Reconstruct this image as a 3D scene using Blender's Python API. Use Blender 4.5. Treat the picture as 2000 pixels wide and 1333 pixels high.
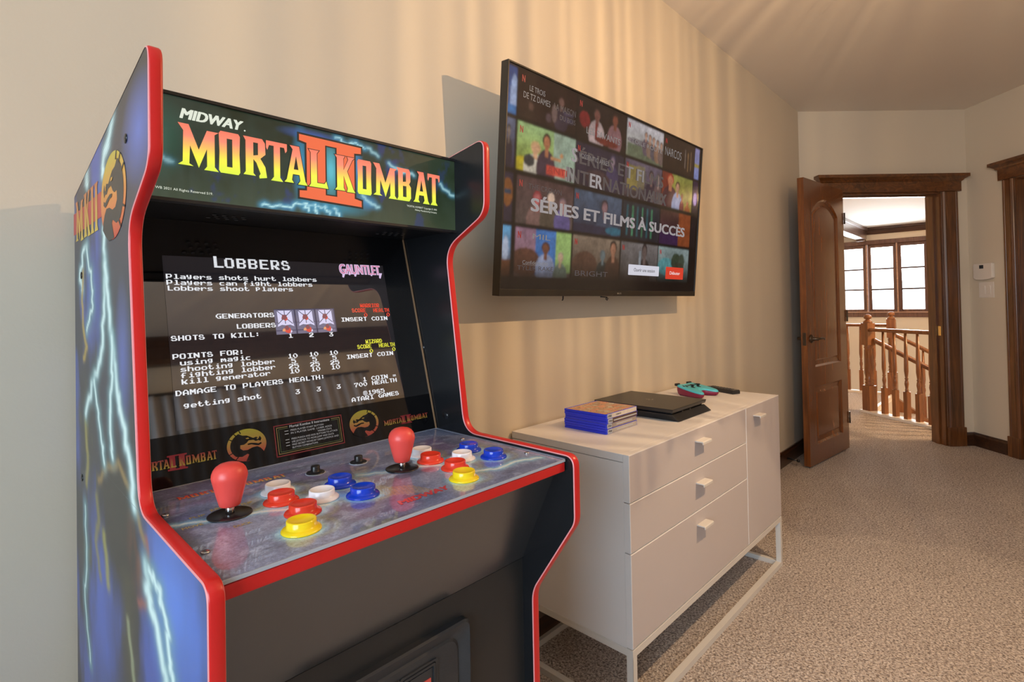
import bpy, math, random
import numpy as np
from mathutils import Vector, Matrix
from mathutils.geometry import tessellate_polygon

SC = bpy.context.scene
for o in list(bpy.data.objects):
    bpy.data.objects.remove(o)
C = SC.collection
random.seed(7)

# ------------------------------------------------------------------ camera, light, exposure
def make_camera():
    az, p, r = math.radians(44.0063), math.radians(0.7693), math.radians(-1.0737)
    F = Vector((math.cos(p)*math.cos(az), math.cos(p)*math.sin(az), math.sin(p)))
    R = Vector((math.sin(az), -math.cos(az), 0))
    U = R.cross(F)
    c, s = math.cos(r), math.sin(r)
    R2, U2 = c*R + s*U, -s*R + c*U
    cd = bpy.data.cameras.new('camera')
    cd.sensor_width = 36.0
    cd.lens = 1031.627/2000*36.0
    cd.shift_y = -(666.5-583.417)/2000
    cd.clip_start = 0.02
    co = bpy.data.objects.new('camera', cd)
    C.objects.link(co)
    M = Matrix((R2, U2, -F)).transposed().to_4x4()
    M.translation = Vector((0, 0, 1.18))
    co.matrix_world = M
    SC.camera = co
make_camera()

SC.view_settings.view_transform = 'Standard'
SC.view_settings.look = 'None'
SC.view_settings.gamma = 1.0
SC.view_settings.use_curve_mapping = False
SC.view_settings.exposure = 0.04
SC.cycles.use_denoising = True
SC.cycles.max_bounces = 9
SC.cycles.diffuse_bounces = 5
SC.cycles.sample_clamp_indirect = 8.0

W = bpy.data.worlds.new('sky')
SC.world = W
W.use_nodes = True
bg = W.node_tree.nodes['Background']
bg.inputs[0].default_value = (0.82, 0.92, 1.0, 1)
bg.inputs[1].default_value = 3.2

def light(name, kind, loc, power, col, **kw):
    l = bpy.data.lights.new(name, kind)
    l.energy = power
    l.color = col
    rot = kw.pop('rot', None)
    for k, v in kw.items():
        setattr(l, k, v)
    o = bpy.data.objects.new(name, l)
    C.objects.link(o)
    o.location = loc
    if rot:
        o.rotation_euler = rot
    return o
R90 = math.pi/2
DAY = (0.66, 0.84, 1.0)
# daylight outside the window of the left wall and the stair hall window
light('daylight', 'AREA', (-2.12, -0.5, 1.5), 92, DAY, shape='RECTANGLE', size=1.5, size_y=1.9, rot=(0, -R90, 0))
light('daylight', 'AREA', (11.30, 1.7, 1.6), 470, (0.93, 0.97, 1.0), shape='RECTANGLE', size=1.7, size_y=2.6, rot=(0, R90, 0))

# ------------------------------------------------------------------ helpers
def S(r, g, b):
    f = lambda c: (c/255/12.92) if c/255 <= .04045 else ((c/255+.055)/1.055)**2.4
    return (f(r), f(g), f(b))

class MB:
    def __init__(s):
        s.v, s.f, s.m, s.sm, s.c, s.g = [], [], [], [], [], []
    def add(s, vs, fs, mi=0, smooth=False, col=None, g=None):
        b = len(s.v)
        s.v += [tuple(p) for p in vs]
        s.f += [tuple(b+i for i in f) for f in fs]
        s.m += [mi]*len(fs)
        s.sm += [smooth]*len(fs)
        if col is None: col = (1, 1, 1)
        s.c += (list(col) if len(col) == len(vs) and not isinstance(col, tuple) else [col]*len(vs))
        s.g += (g if g is not None else [0.0]*len(vs))
        return s
    def box(s, x0, x1, y0, y1, z0, z1, mi=0):
        vs = [(x, y, z) for z in (z0, z1) for y in (y0, y1) for x in (x0, x1)]
        return s.add(vs, [(0, 2, 3, 1), (4, 5, 7, 6), (0, 1, 5, 4), (2, 6, 7, 3), (0, 4, 6, 2), (1, 3, 7, 5)], mi)
    def obox(s, o, ax, ay, az, mi=0):
        o, ax, ay, az = map(Vector, (o, ax, ay, az))
        vs = [o + ax*i + ay*j + az*k for k in (0, 1) for j in (0, 1) for i in (0, 1)]
        return s.add(vs, [(0, 2, 3, 1), (4, 5, 7, 6), (0, 1, 5, 4), (2, 6, 7, 3), (0, 4, 6, 2), (1, 3, 7, 5)], mi)
    def prism(s, loops, fn, t0, t1, mi=0, mside=None, smooth=False, caps=(True, True), mcap1=None):
        """loops: list of 2D loops (outer, holes) or one loop; fn(a,b,t)->3D"""
        if not isinstance(loops[0][0], (tuple, list)): loops = [loops]
        flat = [p for l in loops for p in l]
        tris = tessellate_polygon([[Vector((a, b, 0)) for a, b in l] for l in loops])
        n = len(flat)
        if caps[0]: s.add([fn(a, b, t0) for a, b in flat], [tuple(t) for t in tris], mi)
        if caps[1]: s.add([fn(a, b, t1) for a, b in flat], [tuple(t) for t in tris], mi if mcap1 is None else mcap1)
        for l in loops:
            k = len(l)
            vs = [fn(a, b, t0) for a, b in l] + [fn(a, b, t1) for a, b in l]
            s.add(vs, [(i, (i+1) % k, k+(i+1) % k, k+i) for i in range(k)], mi if mside is None else mside, smooth)
        return s
    def flat(s, loops, fn, mi=0, col=None, gv=None):
        if not isinstance(loops[0][0], (tuple, list)): loops = [loops]
        fl = [p for l in loops for p in l]
        tris = tessellate_polygon([[Vector((a, b, 0)) for a, b in l] for l in loops])
        return s.add([fn(a, b) for a, b in fl], [tuple(t) for t in tris], mi, False, col, [gv(a, b) for a, b in fl] if gv else None)
    def lathe(s, prof, fn, n=24, mi=0, smooth=True):
        """prof: (r,h) list; fn(x,y,h)->3D"""
        vs = []
        for r, h in prof:
            for i in range(n):
                a = 2*math.pi*i/n
                vs.append(fn(r*math.cos(a), r*math.sin(a), h))
        fs = []
        for j in range(len(prof)-1):
            for i in range(n):
                k = (i+1) % n
                fs.append((j*n+i, j*n+k, (j+1)*n+k, (j+1)*n+i))
        s.add(vs, fs, mi, smooth)
        if prof[0][0] > 1e-5: s.add(vs[:n], [tuple(range(n))[::-1]], mi)
        if prof[-1][0] > 1e-5: s.add(vs[-n:], [tuple(range(n))], mi)
        return s
    def tube(s, path, r, n=8, mi=0, cap=True):
        path = [Vector(p) for p in path]
        rings = []
        for i, p in enumerate(path):
            d = (path[min(i+1, len(path)-1)] - path[max(i-1, 0)]).normalized()
            a = d.orthogonal().normalized() if i == 0 else (rings[-1][1] - d*rings[-1][1].dot(d)).normalized()
            rings.append((p, a, d.cross(a)))
        vs = []
        rr = r if isinstance(r, (list, tuple)) else [r]*len(path)
        for (p, a, b), q in zip(rings, rr):
            for i in range(n):
                t = 2*math.pi*i/n
                vs.append(p + a*math.cos(t)*q + b*math.sin(t)*q)
        fs = [(j*n+i, j*n+(i+1) % n, (j+1)*n+(i+1) % n, (j+1)*n+i) for j in range(len(path)-1) for i in range(n)]
        s.add(vs, fs, mi, True)
        if cap:
            s.add(vs[:n], [tuple(range(n))[::-1]], mi)
            s.add(vs[-n:], [tuple(range(n))], mi)
        return s
    def build(s, name, mats, parent=None, bevel=0, seg=2, fix=True, ang=35, use_col=False):
        me = bpy.data.meshes.new(name)
        me.from_pydata(s.v, [], s.f)
        if not isinstance(mats, (list, tuple)): mats = [mats]
        for m in mats: me.materials.append(m)
        me.polygons.foreach_set('material_index', s.m)
        me.polygons.foreach_set('use_smooth', s.sm)
        if any(x != 0.0 for x in s.g):
            a = me.attributes.new('g', 'FLOAT', 'POINT')
            a.data.foreach_set('value', s.g)
        if use_col:
            a = me.color_attributes.new('Col', 'FLOAT_COLOR', 'POINT')
            a.data.foreach_set('color', np.array([(c[0], c[1], c[2], 1) for c in s.c], dtype=np.float32).ravel())
        me.update()
        if fix:
            import bmesh
            bm = bmesh.new(); bm.from_mesh(me)
            bmesh.ops.remove_doubles(bm, verts=bm.verts, dist=1e-5)
            bmesh.ops.recalc_face_normals(bm, faces=bm.faces)
            bm.to_mesh(me); bm.free()
        o = bpy.data.objects.new(name, me)
        C.objects.link(o)
        if parent is not None:
            o.parent = parent
            if parent.type == 'EMPTY':
                o.matrix_parent_inverse = parent.matrix_basis.inverted()
        if bevel:
            b = o.modifiers.new('bevel', 'BEVEL')
            b.width = bevel; b.segments = seg; b.limit_method = 'ANGLE'; b.angle_limit = math.radians(ang)
            b.harden_normals = False
        return o

def thing(name, loc, label, cat, group=None):
    o = bpy.data.objects.new(name, None)
    o.empty_display_size = 0.05
    o.location = loc
    o.matrix_basis = Matrix.Translation(loc)
    C.objects.link(o)
    return tag(o, label, cat, group)
def tag(o, label, cat, group=None):
    o['label'] = label; o['category'] = cat
    if group: o['group'] = group
    return o
def struct(o, label=None, cat=None):
    o['kind'] = 'structure'
    if label: o['label'] = label
    if cat: o['category'] = cat
    return o
def lab(o, label):
    o['label'] = label
    return o

# ------------------------------------------------------------------ materials
def new_mat(name):
    m = bpy.data.materials.new(name); m.use_nodes = True
    nt = m.node_tree
    return m, nt, nt.nodes['Principled BSDF']
def setp(b, **k):
    names = dict(rough='Roughness', metal='Metallic', coat='Coat Weight', coatr='Coat Roughness', spec='Specular IOR Level', ior='IOR', trans='Transmission Weight', alpha='Alpha', sheen='Sheen Weight')
    for a, v in k.items(): b.inputs[names[a]].default_value = v
def noise(nt, scale, detail=4, rough=.6, vec=None, dim='3D'):
    n = nt.nodes.new('ShaderNodeTexNoise'); n.noise_dimensions = dim
    n.inputs['Scale'].default_value = scale; n.inputs['Detail'].default_value = detail; n.inputs['Roughness'].default_value = rough
    if vec is not None: nt.links.new(vec, n.inputs['Vector'])
    return n
def objco(nt, scale=(1, 1, 1), rot=(0, 0, 0)):
    t = nt.nodes.new('ShaderNodeTexCoord'); mp = nt.nodes.new('ShaderNodeMapping')
    mp.inputs['Scale'].default_value = scale; mp.inputs['Rotation'].default_value = rot
    nt.links.new(t.outputs['Object'], mp.inputs['Vector'])
    return mp.outputs['Vector']
def ramp(nt, fac, stops):
    r = nt.nodes.new('ShaderNodeValToRGB')
    e = r.color_ramp.elements
    while len(e) < len(stops): e.new(0.5)
    for el, (p, c) in zip(e, stops):
        el.position = p; el.color = (*c, 1)
    nt.links.new(fac, r.inputs['Fac'])
    return r.outputs['Color']
def bump(nt, b, h, strength=.2, dist=.002):
    n = nt.nodes.new('ShaderNodeBump'); n.inputs['Strength'].default_value = strength; n.inputs['Distance'].default_value = dist
    nt.links.new(h, n.inputs['Height']); nt.links.new(n.outputs['Normal'], b.inputs['Normal'])
def M_plain(name, col, rough=.5, var=.06, scale=6, bmp=0, bscale=120, **k):
    m, nt, b = new_mat(name)
    v = objco(nt)
    n = noise(nt, scale, 3, .5, v)
    lo = tuple(c*(1-var) for c in col); hi = tuple(min(1, c*(1+var)) for c in col)
    nt.links.new(ramp(nt, n.outputs['Fac'], [(.3, lo), (.7, hi)]), b.inputs['Base Color'])
    setp(b, rough=rough, **k)
    if bmp:
        n2 = noise(nt, bscale, 3, .6, v)
        bump(nt, b, n2.outputs['Fac'], bmp, .002)
    return m
def M_emit(name, col, strength=1.0, base=None):
    m, nt, b = new_mat(name)
    b.inputs['Base Color'].default_value = (*(base or (0.01, 0.01, 0.01)), 1)
    b.inputs['Emission Color'].default_value = (*col, 1)
    b.inputs['Emission Strength'].default_value = strength
    setp(b, rough=.4)
    return m
def M_wood(name, dark, mid, light_, axis='Z', rough=.32, coat=.35, scale=1.0, rotz=0.0):
    m, nt, b = new_mat(name)
    sc = {'X': (.9, 14, 14), 'Y': (14, .9, 14), 'Z': (14, 14, .9)}[axis]
    v = objco(nt, tuple(x*scale for x in sc), (0, 0, rotz))
    n = noise(nt, 2.2, 6, .62, v); n.inputs['Distortion'].default_value = 1.4
    v2 = objco(nt, (1, 1, 1)); n2 = noise(nt, 2.3, 2, .5, v2)
    mx = nt.nodes.new('ShaderNodeMath'); mx.operation = 'MULTIPLY_ADD'; mx.inputs[1].default_value = .78; 
    m3 = nt.nodes.new('ShaderNodeMath'); m3.operation = 'MULTIPLY'; m3.inputs[1].default_value = .22
    nt.links.new(n2.outputs['Fac'], m3.inputs[0]); nt.links.new(n.outputs['Fac'], mx.inputs[0]); nt.links.new(m3.outputs[0], mx.inputs[2])
    nt.links.new(ramp(nt, mx.outputs[0], [(.30, dark), (.52, mid), (.74, light_)]), b.inputs['Base Color'])
    setp(b, rough=rough, coat=coat, coatr=.18)
    bump(nt, b, n.outputs['Fac'], .06, .001)
    return m
def M_vcol(name, rough=.3, emis=0.0, coat=0.0, grain=0.0, coatr=.03, spec=.5):
    """printed artwork: colour attribute on the mesh"""
    m, nt, b = new_mat(name)
    a = nt.nodes.new('ShaderNodeVertexColor'); a.layer_name = 'Col'
    src = a.outputs['Color']
    if grain:
        n = noise(nt, 330, 4, .8, objco(nt))
        mm = nt.nodes.new('ShaderNodeMixRGB'); mm.blend_type = 'OVERLAY'; mm.inputs['Fac'].default_value = grain
        nt.links.new(src, mm.inputs[1])
        nt.links.new(ramp(nt, n.outputs['Fac'], [(.3, (.12, .12, .12)), (.7, (.9, .9, .9))]), mm.inputs[2])
        src = mm.outputs[0]
    if emis:
        b.inputs['Base Color'].default_value = (.008, .008, .008, 1)
        nt.links.new(src, b.inputs['Emission Color']); b.inputs['Emission Strength'].default_value = emis
    else:
        nt.links.new(src, b.inputs['Base Color'])
    setp(b, rough=rough, coat=coat, coatr=coatr, spec=spec)
    return m
def M_grad(name, stops, emis=0.0, rough=.35):
    m, nt, b = new_mat(name)
    a = nt.nodes.new('ShaderNodeAttribute'); a.attribute_name = 'g'
    c = ramp(nt, a.outputs['Fac'], stops)
    if emis:
        b.inputs['Base Color'].default_value = (.01, .01, .01, 1)
        nt.links.new(c, b.inputs['Emission Color']); b.inputs['Emission Strength'].default_value = emis
    else:
        nt.links.new(c, b.inputs['Base Color'])
    setp(b, rough=rough)
    return m

WALL = M_plain('wall_paint', (.66, .59, .475), .7, .015, 1.5, .10, 160)
CEIL = M_plain('ceiling_paint', (.76, .70, .625), .75, .015, 1.5, .08, 160)
HWALL = M_plain('hall_paint', (.70, .60, .47), .7, .015, 1.5, .08, 160)
HCEIL = M_plain('hall_ceiling_paint', (.80, .77, .73), .8, .02, 1.2, .1, 90)
TRIMW = M_wood('trim_wood', S(54, 30, 14), S(98, 58, 26), S(134, 84, 42), 'Z')
TRIMX = M_wood('header_wood', S(54, 30, 14), S(98, 58, 26), S(132, 82, 40), 'X', rotz=math.radians(45))
BASEW = M_wood('baseboard_wood', S(36, 20, 12), S(62, 37, 22), S(84, 52, 30), 'X')
DOORW = M_wood('door_wood', S(78, 40, 14), S(118, 66, 26), S(150, 92, 42), 'Z', rough=.26, coat=.6)
OAK = M_wood('oak', S(92, 52, 24), S(134, 82, 42), S(166, 110, 62), 'Z', rough=.35, coat=.3)
WINW = M_wood('window_wood', S(70, 44, 32), S(104, 70, 54), S(130, 92, 72), 'Z')
BEAMW = M_wood('beam_wood', S(42, 24, 16), S(70, 44, 32), S(96, 66, 50), 'Y')
DARKD = M_wood('dark_door_wood', S(30, 16, 8), S(48, 27, 12), S(66, 38, 18), 'Z')

def M_carpet():
    m, nt, b = new_mat('carpet')
    v = objco(nt)
    a = noise(nt, 135, 2, .6, v); a.inputs['Distortion'].default_value = .6
    c = noise(nt, 2.0, 3, .5, v)
    col = ramp(nt, a.outputs['Fac'], [(.34, (.18, .142, .122)), (.5, (.52, .445, .395)), (.64, (.80, .72, .66))])
    mm = nt.nodes.new('ShaderNodeMixRGB'); mm.blend_type = 'MULTIPLY'; mm.inputs[0].default_value = .5
    nt.links.new(col, mm.inputs[1])
    nt.links.new(ramp(nt, c.outputs['Fac'], [(.35, (.82, .8, .78)), (.65, (1, 1, 1))]), mm.inputs[2])
    nt.links.new(mm.outputs[0], b.inputs['Base Color'])
    setp(b, rough=.95, spec=.1, sheen=.15)
    bump(nt, b, a.outputs['Fac'], .9, .012)
    return m
CARPET = M_carpet()
RED = M_plain('red_moulding', S(208, 34, 32), .32, .02)
BLACKV = M_plain('black_vinyl', (.010, .0105, .012), .27, .05, 30, .03, 400)
BLACKM = M_plain('black_matte', (.012, .012, .013), .55, .05)
BLACKP = M_plain('black_plastic', (.012, .012, .014), .28, .05)
DGREY = M_plain('charcoal_plastic', (.03, .032, .035), .38, .08, 60, .1, 500)
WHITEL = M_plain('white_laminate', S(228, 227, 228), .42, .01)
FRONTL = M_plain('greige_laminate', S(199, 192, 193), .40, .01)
WHITEM = M_plain('white_metal', S(216, 214, 210), .38, .01)
WHITEP = M_plain('white_plastic', S(226, 220, 212), .4, .01)
CHROME = M_plain('chrome', (.75, .75, .76), .16, .02, metal=1.0)
BRONZE = M_plain('dark_bronze', (.10, .075, .055), .3, .1, metal=.9)
BRASS = M_plain('brass', (.78, .58, .25), .25, .05, metal=1.0)
STEEL = M_plain('steel_screw', (.55, .55, .56), .25, .05, metal=1.0)

# ------------------------------------------------------------------ room shell
XE, YW, ZC = 4.62, 1.255, 2.685            # corner of main and far wall, main wall plane, ceiling height
RC = (5.575, 0.30)                          # far / right wall corner
d45 = Vector((.70711, -.70711, 0)); n45 = Vector((-.70711, -.70711, 0))   # along the far wall, into the room
RB = (RC[0]-.70711*3.43, RC[1]-.70711*3.43)  # right wall meets back wall (y=-2.13)
XL, YB = -1.95, -2.13
TW = .12
room = [(XL, YW), (XE, YW), RC, RB, (XL, YB)]

# bedroom and landing carpet
N1 = Vector((6.53, 1.165, 0)); N2 = Vector((7.87, 1.16, 0)); RE = Vector((5.36, -.34, 0))
fl = MB().prism([(XL-.1, YW+.1), (4.60, YW+.1), (4.60, 2.62), (7.87, 2.62), (7.87, 1.165), (6.53, 1.165), (RE.x, RE.y), (RB[0]+.35, RB[1]-.1), (RB[0], YB-.1), (XL-.1, YB-.1)],
                lambda a, b, t: (a, b, t), -.25, 0.0)
struct(fl.build('floor', CARPET))
struct(MB().prism([(XL-.1, YW+.1), (XE+.02, YW+.1), (RC[0]+.06, RC[1]), (RB[0]+.1, RB[1]-.1), (XL-.1, YB-.1)], lambda a, b, t: (a, b, t), ZC, ZC+.1).build('ceiling', CEIL))
struct(MB().box(XL-TW, XE+.05, YW, YW+TW, -.02, ZC+.02).build('wall_left', WALL))

def wall_with_hole(org, along, nrm, length, z0, z1, holes, t=TW):
    """wall slab as quads around rectangular holes; org on the room face, nrm into the room"""
    mb = MB()
    us = sorted({0, length, *[h[0] for h in holes], *[h[1] for h in holes]})
    zs = sorted({z0, z1, *[h[2] for h in holes], *[h[3] for h in holes]})
    inh = lambda u, z: any(h[0] <= u <= h[1] and h[2] <= z <= h[3] for h in holes)
    o = Vector(org); a = Vector(along); n = -Vector(nrm)*t
    P = lambda u, z, k: o + a*u + n*k + Vector((0, 0, z))
    cells = {}
    for i in range(len(us)-1):
        for j in range(len(zs)-1):
            if not inh((us[i]+us[i+1])/2, (zs[j]+zs[j+1])/2): cells[i, j] = 1
    for (i, j) in cells:
        u0, u1, a0, a1 = us[i], us[i+1], zs[j], zs[j+1]
        for k in (0, 1): mb.add([P(u0, a0, k), P(u1, a0, k), P(u1, a1, k), P(u0, a1, k)], [(0, 1, 2, 3)])
        for di, dj, e in ((-1, 0, ((u0, a0), (u0, a1))), (1, 0, ((u1, a0), (u1, a1))), (0, -1, ((u0, a0), (u1, a0))), (0, 1, ((u0, a1), (u1, a1)))):
            if (i+di, j+dj) not in cells:
                mb.add([P(*e[0], 0), P(*e[1], 0), P(*e[1], 1), P(*e[0], 1)], [(0, 1, 2, 3)])
    return mb
# far wall with doorway  (t along wall from the left corner)
D0, D1, DH = .30, 1.14, 2.04
struct(wall_with_hole((XE, YW, 0), d45, n45, 1.351, -.02, ZC+.02, [(D0, D1, -.02, DH)]).build('wall_far', WALL))
# right wall with second doorway
dR = Vector((-.70711, -.70711, 0)); nR = Vector((-.70711, .70711, 0))
E0, E1 = .385, 1.165
struct(wall_with_hole((*RC, 0), dR, nR, 3.43, -.02, ZC+.02, [(E0, E1, -.02, 2.04)]).build('wall_right', WALL))
# wall behind the camera and wall left of it, each with a window
struct(wall_with_hole((XL, YB, 0), (1, 0, 0), (0, 1, 0), RB[0]-XL, -.02, ZC+.02, [(2.0, 4.1, .75, 2.12)]).build('wall_back', WALL))
struct(wall_with_hole((XL, YB, 0), (0, 1, 0), (1, 0, 0), YW-YB, -.02, ZC+.02, [(.75, 2.5, .75, 2.2)]).build('wall_side', WALL))

def window_frame(name, org, along, nrm, w, h, n=2, wood=None, proud=.02):
    o, a, nn = Vector(org), Vector(along), Vector(nrm)
    root = thing(name, org, 'window', 'window'); del root['label']; del root['category']; root['kind'] = 'structure'
    z = Vector((0, 0, 1))
    fr = MB(); t = .07
    for (u0, u1, z0, z1) in ((-t, w+t, -t, 0), (-t, w+t, h, h+t), (-t, 0, 0, h), (w, w+t, 0, h)):
        fr.obox(o + a*u0 + z*z0 - nn*.1, a*(u1-u0), nn*(.1+proud), z*(z1-z0))
    fr.build('window_frame', wood, root, bevel=.004)
    for i in range(1, n):
        MB().obox(o + a*(w*i/n-.03) - nn*.09, a*.06, nn*.08, z*h).build('mullion', wood, root)
    g = MB().obox(o - nn*.06, a*w, nn*.006, z*h)
    g.build('pane', GLASS, root)
    return root
def M_glass():
    m, nt, b = new_mat('window_glass')
    nt.nodes.remove(b)
    tr = nt.nodes.new('ShaderNodeBsdfTransparent'); gl = nt.nodes.new('ShaderNodeBsdfGlossy'); gl.inputs['Roughness'].default_value = .02
    mx = nt.nodes.new('ShaderNodeMixShader'); fr = nt.nodes.new('ShaderNodeFresnel'); fr.inputs[0].default_value = 1.3
    nt.links.new(fr.outputs[0], mx.inputs[0]); nt.links.new(tr.outputs[0], mx.inputs[1]); nt.links.new(gl.outputs[0], mx.inputs[2])
    nt.links.new(mx.outputs[0], nt.nodes['Material Output'].inputs[0])
    return m
GLASS = M_glass()
window_frame('window_2', (XL+2.0, YB, .75), (1, 0, 0), (0, 1, 0), 2.1, 1.37, 3, TRIMW)
window_frame('window_3', (XL, YB+.75, .75), (0, 1, 0), (1, 0, 0), 1.75, 1.45, 2, TRIMW)
# dark wood crown along the wall behind the camera
struct(MB().prism([(0, 0), (.045, 0), (.06, .03), (.06, .12), (.09, .15), (.09, .185), (0, .185)], lambda a, b, t: (t, YB+a, ZC-.185+b), XL, RB[0]+.05).build('trim_3', BEAMW))

# baseboards
def base_profile(h=.105, d=.016):
    return [(0, 0), (d, 0), (d, h*.8), (d*.6, h*.9), (d*.5, h), (0, h)]
struct(MB().prism(base_profile(), lambda a, b, t: (t, YW-a, b), XL, XE-.02).build('baseboard_left', BASEW))
def on_far(t, out, z): return Vector((XE, YW, 0)) + d45*t + n45*out + Vector((0, 0, z))
def on_right(t, out, z): return Vector((*RC, 0)) + dR*t + nR*out + Vector((0, 0, z))
struct(MB().prism(base_profile(), lambda a, b, t: on_far(t, a, b), 0.0, .18).prism(base_profile(), lambda a, b, t: on_far(t, a, b), 1.272, 1.351).build('baseboard_far', BASEW))
struct(MB().prism(base_profile(), lambda a, b, t: on_right(t, a, b), 0.0, .29).prism(base_profile(), lambda a, b, t: on_right(t, a, b), 1.27, 3.43).build('baseboard_right', BASEW))

# door casings (trim) : plinth, fluted side casing, header with crown
def casing(name, on, t0, t1, zt, side=.125, jamb=.09, hov=.0, label=None):
    root = bpy.data.objects.new(name, None); C.objects.link(root); root['kind'] = 'structure'
    p = on(t0, 0, 0); root.location = p; root.matrix_basis = Matrix.Translation(p)
    for s, e in ((-1, t0), (1, t1)):
        c = MB()
        a0, a1 = (e-side, e) if s < 0 else (e, e+side)
        c.prism([(a0, 0), (a1, 0), (a1, .014), (a1-.012, .022), (a1-.02, .022), (a1-.024, .018), (a0+.024, .018), (a0+.02, .022), (a0+.012, .022), (a0, .014)], lambda a, b, t: on(a, b, t), .14, zt-.005)
        c.build('side_casing', TRIMW, root, bevel=.002)
        b = MB().prism([(a0-.008, 0), (a1+.008, 0), (a1+.008, .026), (a0-.008, .026)], lambda a, b, t: on(a, b, t), 0, .15)
        b.build('plinth_block', TRIMW, root, bevel=.005)
        # jamb lining with stop
        j = MB()
        i0, i1 = (e, e+.018) if s < 0 else (e-.018, e)
        j.prism([(i0, 0), (i1, 0), (i1, -TW-.02), (i0, -TW-.02)], lambda a, b, t: on(a, b, t), 0, zt)
        q0, q1 = (e+.018, e+.03) if s < 0 else (e-.03, e-.018)
        j.prism([(q0, -.05), (q1, -.05), (q1, -.09), (q0, -.09)], lambda a, b, t: on(a, b, t), 0, zt-.018)
        j.build('jamb', TRIMW, root)
    h = MB().prism([(t0+.0, 0), (t1, 0), (t1, -TW-.02), (t0, -TW-.02)], lambda a, b, t: on(a, b, t), zt-.018, zt)
    h.prism([(t0, -.05), (t1, -.05), (t1, -.09), (t0, -.09)], lambda a, b, t: on(a, b, t), zt-.03, zt-.018)
    h.build('head_jamb', TRIMX, root)
    # header: frieze board plus crown that steps out, mitred returns
    a0, a1 = t0-side-.02, t1+side+.02
    prof = [(.026, 0), (.026, .078), (.034, .084), (.04, .094), (.058, .108), (.066, .112), (.066, .135)]
    m = MB()
    vs = []
    for out, z in prof:
        e = out-.026
        vs += [on(a0-e, 0, zt-.004+z), on(a0-e, out, zt-.004+z), on(a1+e, out, zt-.004+z), on(a1+e, 0, zt-.004+z)]
    fs = []
    for k in range(len(prof)-1):
        for i in range(4):
            fs.append((k*4+i, k*4+(i+1) % 4, (k+1)*4+(i+1) % 4, (k+1)*4+i))
    fs += [(3, 2, 1, 0), tuple(len(vs)-4+i for i in range(4))]
    m.add(vs, fs)
    m.build('header', TRIMX, root)
    return root
casing('trim_1', on_far, D0, D1, 2.03)
casing('trim_2', on_right, E0+.01, E1, 2.045, side=.085)

# ------------------------------------------------------------------ open door leaf
H0 = Vector((4.835, 1.005, 0)); H1 = Vector((4.095, 1.088, 0))
dd = (H1-H0); DW = dd.length; dd.normalize(); dn = Vector((dd.y, -dd.x, 0))
if dn.y > 0: dn = -dn                               # towards the room
def on_door(u, out, z): return H0 + dd*u + dn*out + Vector((0, 0, z))
DT, DZ0, DZ1 = .042, .012, 2.045
door = bpy.data.objects.new('door_1', None); C.objects.link(door); door.location = H0; door.matrix_basis = Matrix.Translation(H0); door['kind'] = 'structure'
def arch(u0, u1, z0, z1, rise):
    pts = [(u0, z0), (u1, z0)]
    n = 14
    for i in range(n+1):
        t = i/n
        pts.append((u1+(u0-u1)*t, z1-rise+rise*math.sin(math.pi*t)**.8))
    return pts
st = .125
P1 = arch(st, DW-st, .70, 1.925, .11)
P2 = [(st, .15), (DW-st, .15), (DW-st, .56), (st, .56)]
def inset(pts, d):
    c = Vector((sum(p[0] for p in pts)/len(pts), sum(p[1] for p in pts)/len(pts)))
    n = len(pts); out = []
    for i in range(n):
        a, b, e = Vector(pts[i-1]), Vector(pts[i]), Vector(pts[(i+1) % n])
        n1 = Vector((-(b-a).y, (b-a).x)); n2 = Vector((-(e-b).y, (e-b).x))
        if n1.length < 1e-9: n1 = n2
        if n2.length < 1e-9: n2 = n1
        n1.normalize(); n2.normalize()
        q = (n1+n2)
        q = q/max(.3, q.dot(q)/2)
        out.append((b.x+q.x*d, b.y+q.y*d))
    return out
leaf = MB()
outer = [(0, DZ0), (DW, DZ0), (DW, DZ1), (0, DZ1)]
leaf.prism([outer, P1, P2], lambda a, b, t: on_door(a, t, b), -DT, 0)
leaf.build('stile_and_rail', DOORW, door)
for P in (P1, P2):
    pn = MB()
    i1, i2, i3 = inset(P, .012), inset(P, .04), inset(P, .052)
    for sgn, base in ((1, 0.0), (-1, -DT)):
        rings = [(P, 0.0), (i1, -.012), (i2, -.016), (i3, -.009)]
        k = len(P)
        for (A, da), (B, db) in zip(rings[:-1], rings[1:]):
            vs = [on_door(a, base+sgn*da, b) for a, b in A] + [on_door(a, base+sgn*db, b) for a, b in B]
            pn.add(vs, [(i, (i+1) % k, k+(i+1) % k, k+i) for i in range(k)])
        pn.flat(i3, lambda a, b: on_door(a, base-sgn*.009, b))
    pn.build('door_panel', DOORW, door)
# lever handles on both faces and latch plate
for sg, nm in ((1, 'front'), (-1, 'rear')):
    hb = MB()
    zc, uc = .905, DW-.065
    base = 0 if sg > 0 else -DT
    fnr = lambda x, y, h: on_door(uc+x, base+sg*h, zc+y)
    hb.lathe([(.0, .0), (.031, .0), (.031, .004), (.027, .009), (.016, .012), (.012, .022), (.012, .048), (.0, .05)], fnr, 24)
    path = [on_door(uc, base+sg*.042, zc), on_door(uc-.03, base+sg*.046, zc+.001), on_door(uc-.07, base+sg*.046, zc+.003), on_door(uc-.1, base+sg*.045, zc-.001), on_door(uc-.118, base+sg*.044, zc-.008)]
    hb.tube(path, [.010, .0085, .008, .0095, .006], 10)
    lab(hb.build('door_handle', BRONZE, door), 'dark bronze lever handle')
MB().obox(on_door(DW, -.031, .86), dn*.022, dd*.0015, (0, 0, .09)).build('latch_plate', BRONZE, door)
for z in (.25, 1.05, 1.82):
    MB().lathe([(.006, -.045), (.006, .045)], lambda x, y, h, z=z: on_door(-.004+x, .006+y, z+h), 10).build('hinge', BRONZE, door)
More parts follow.
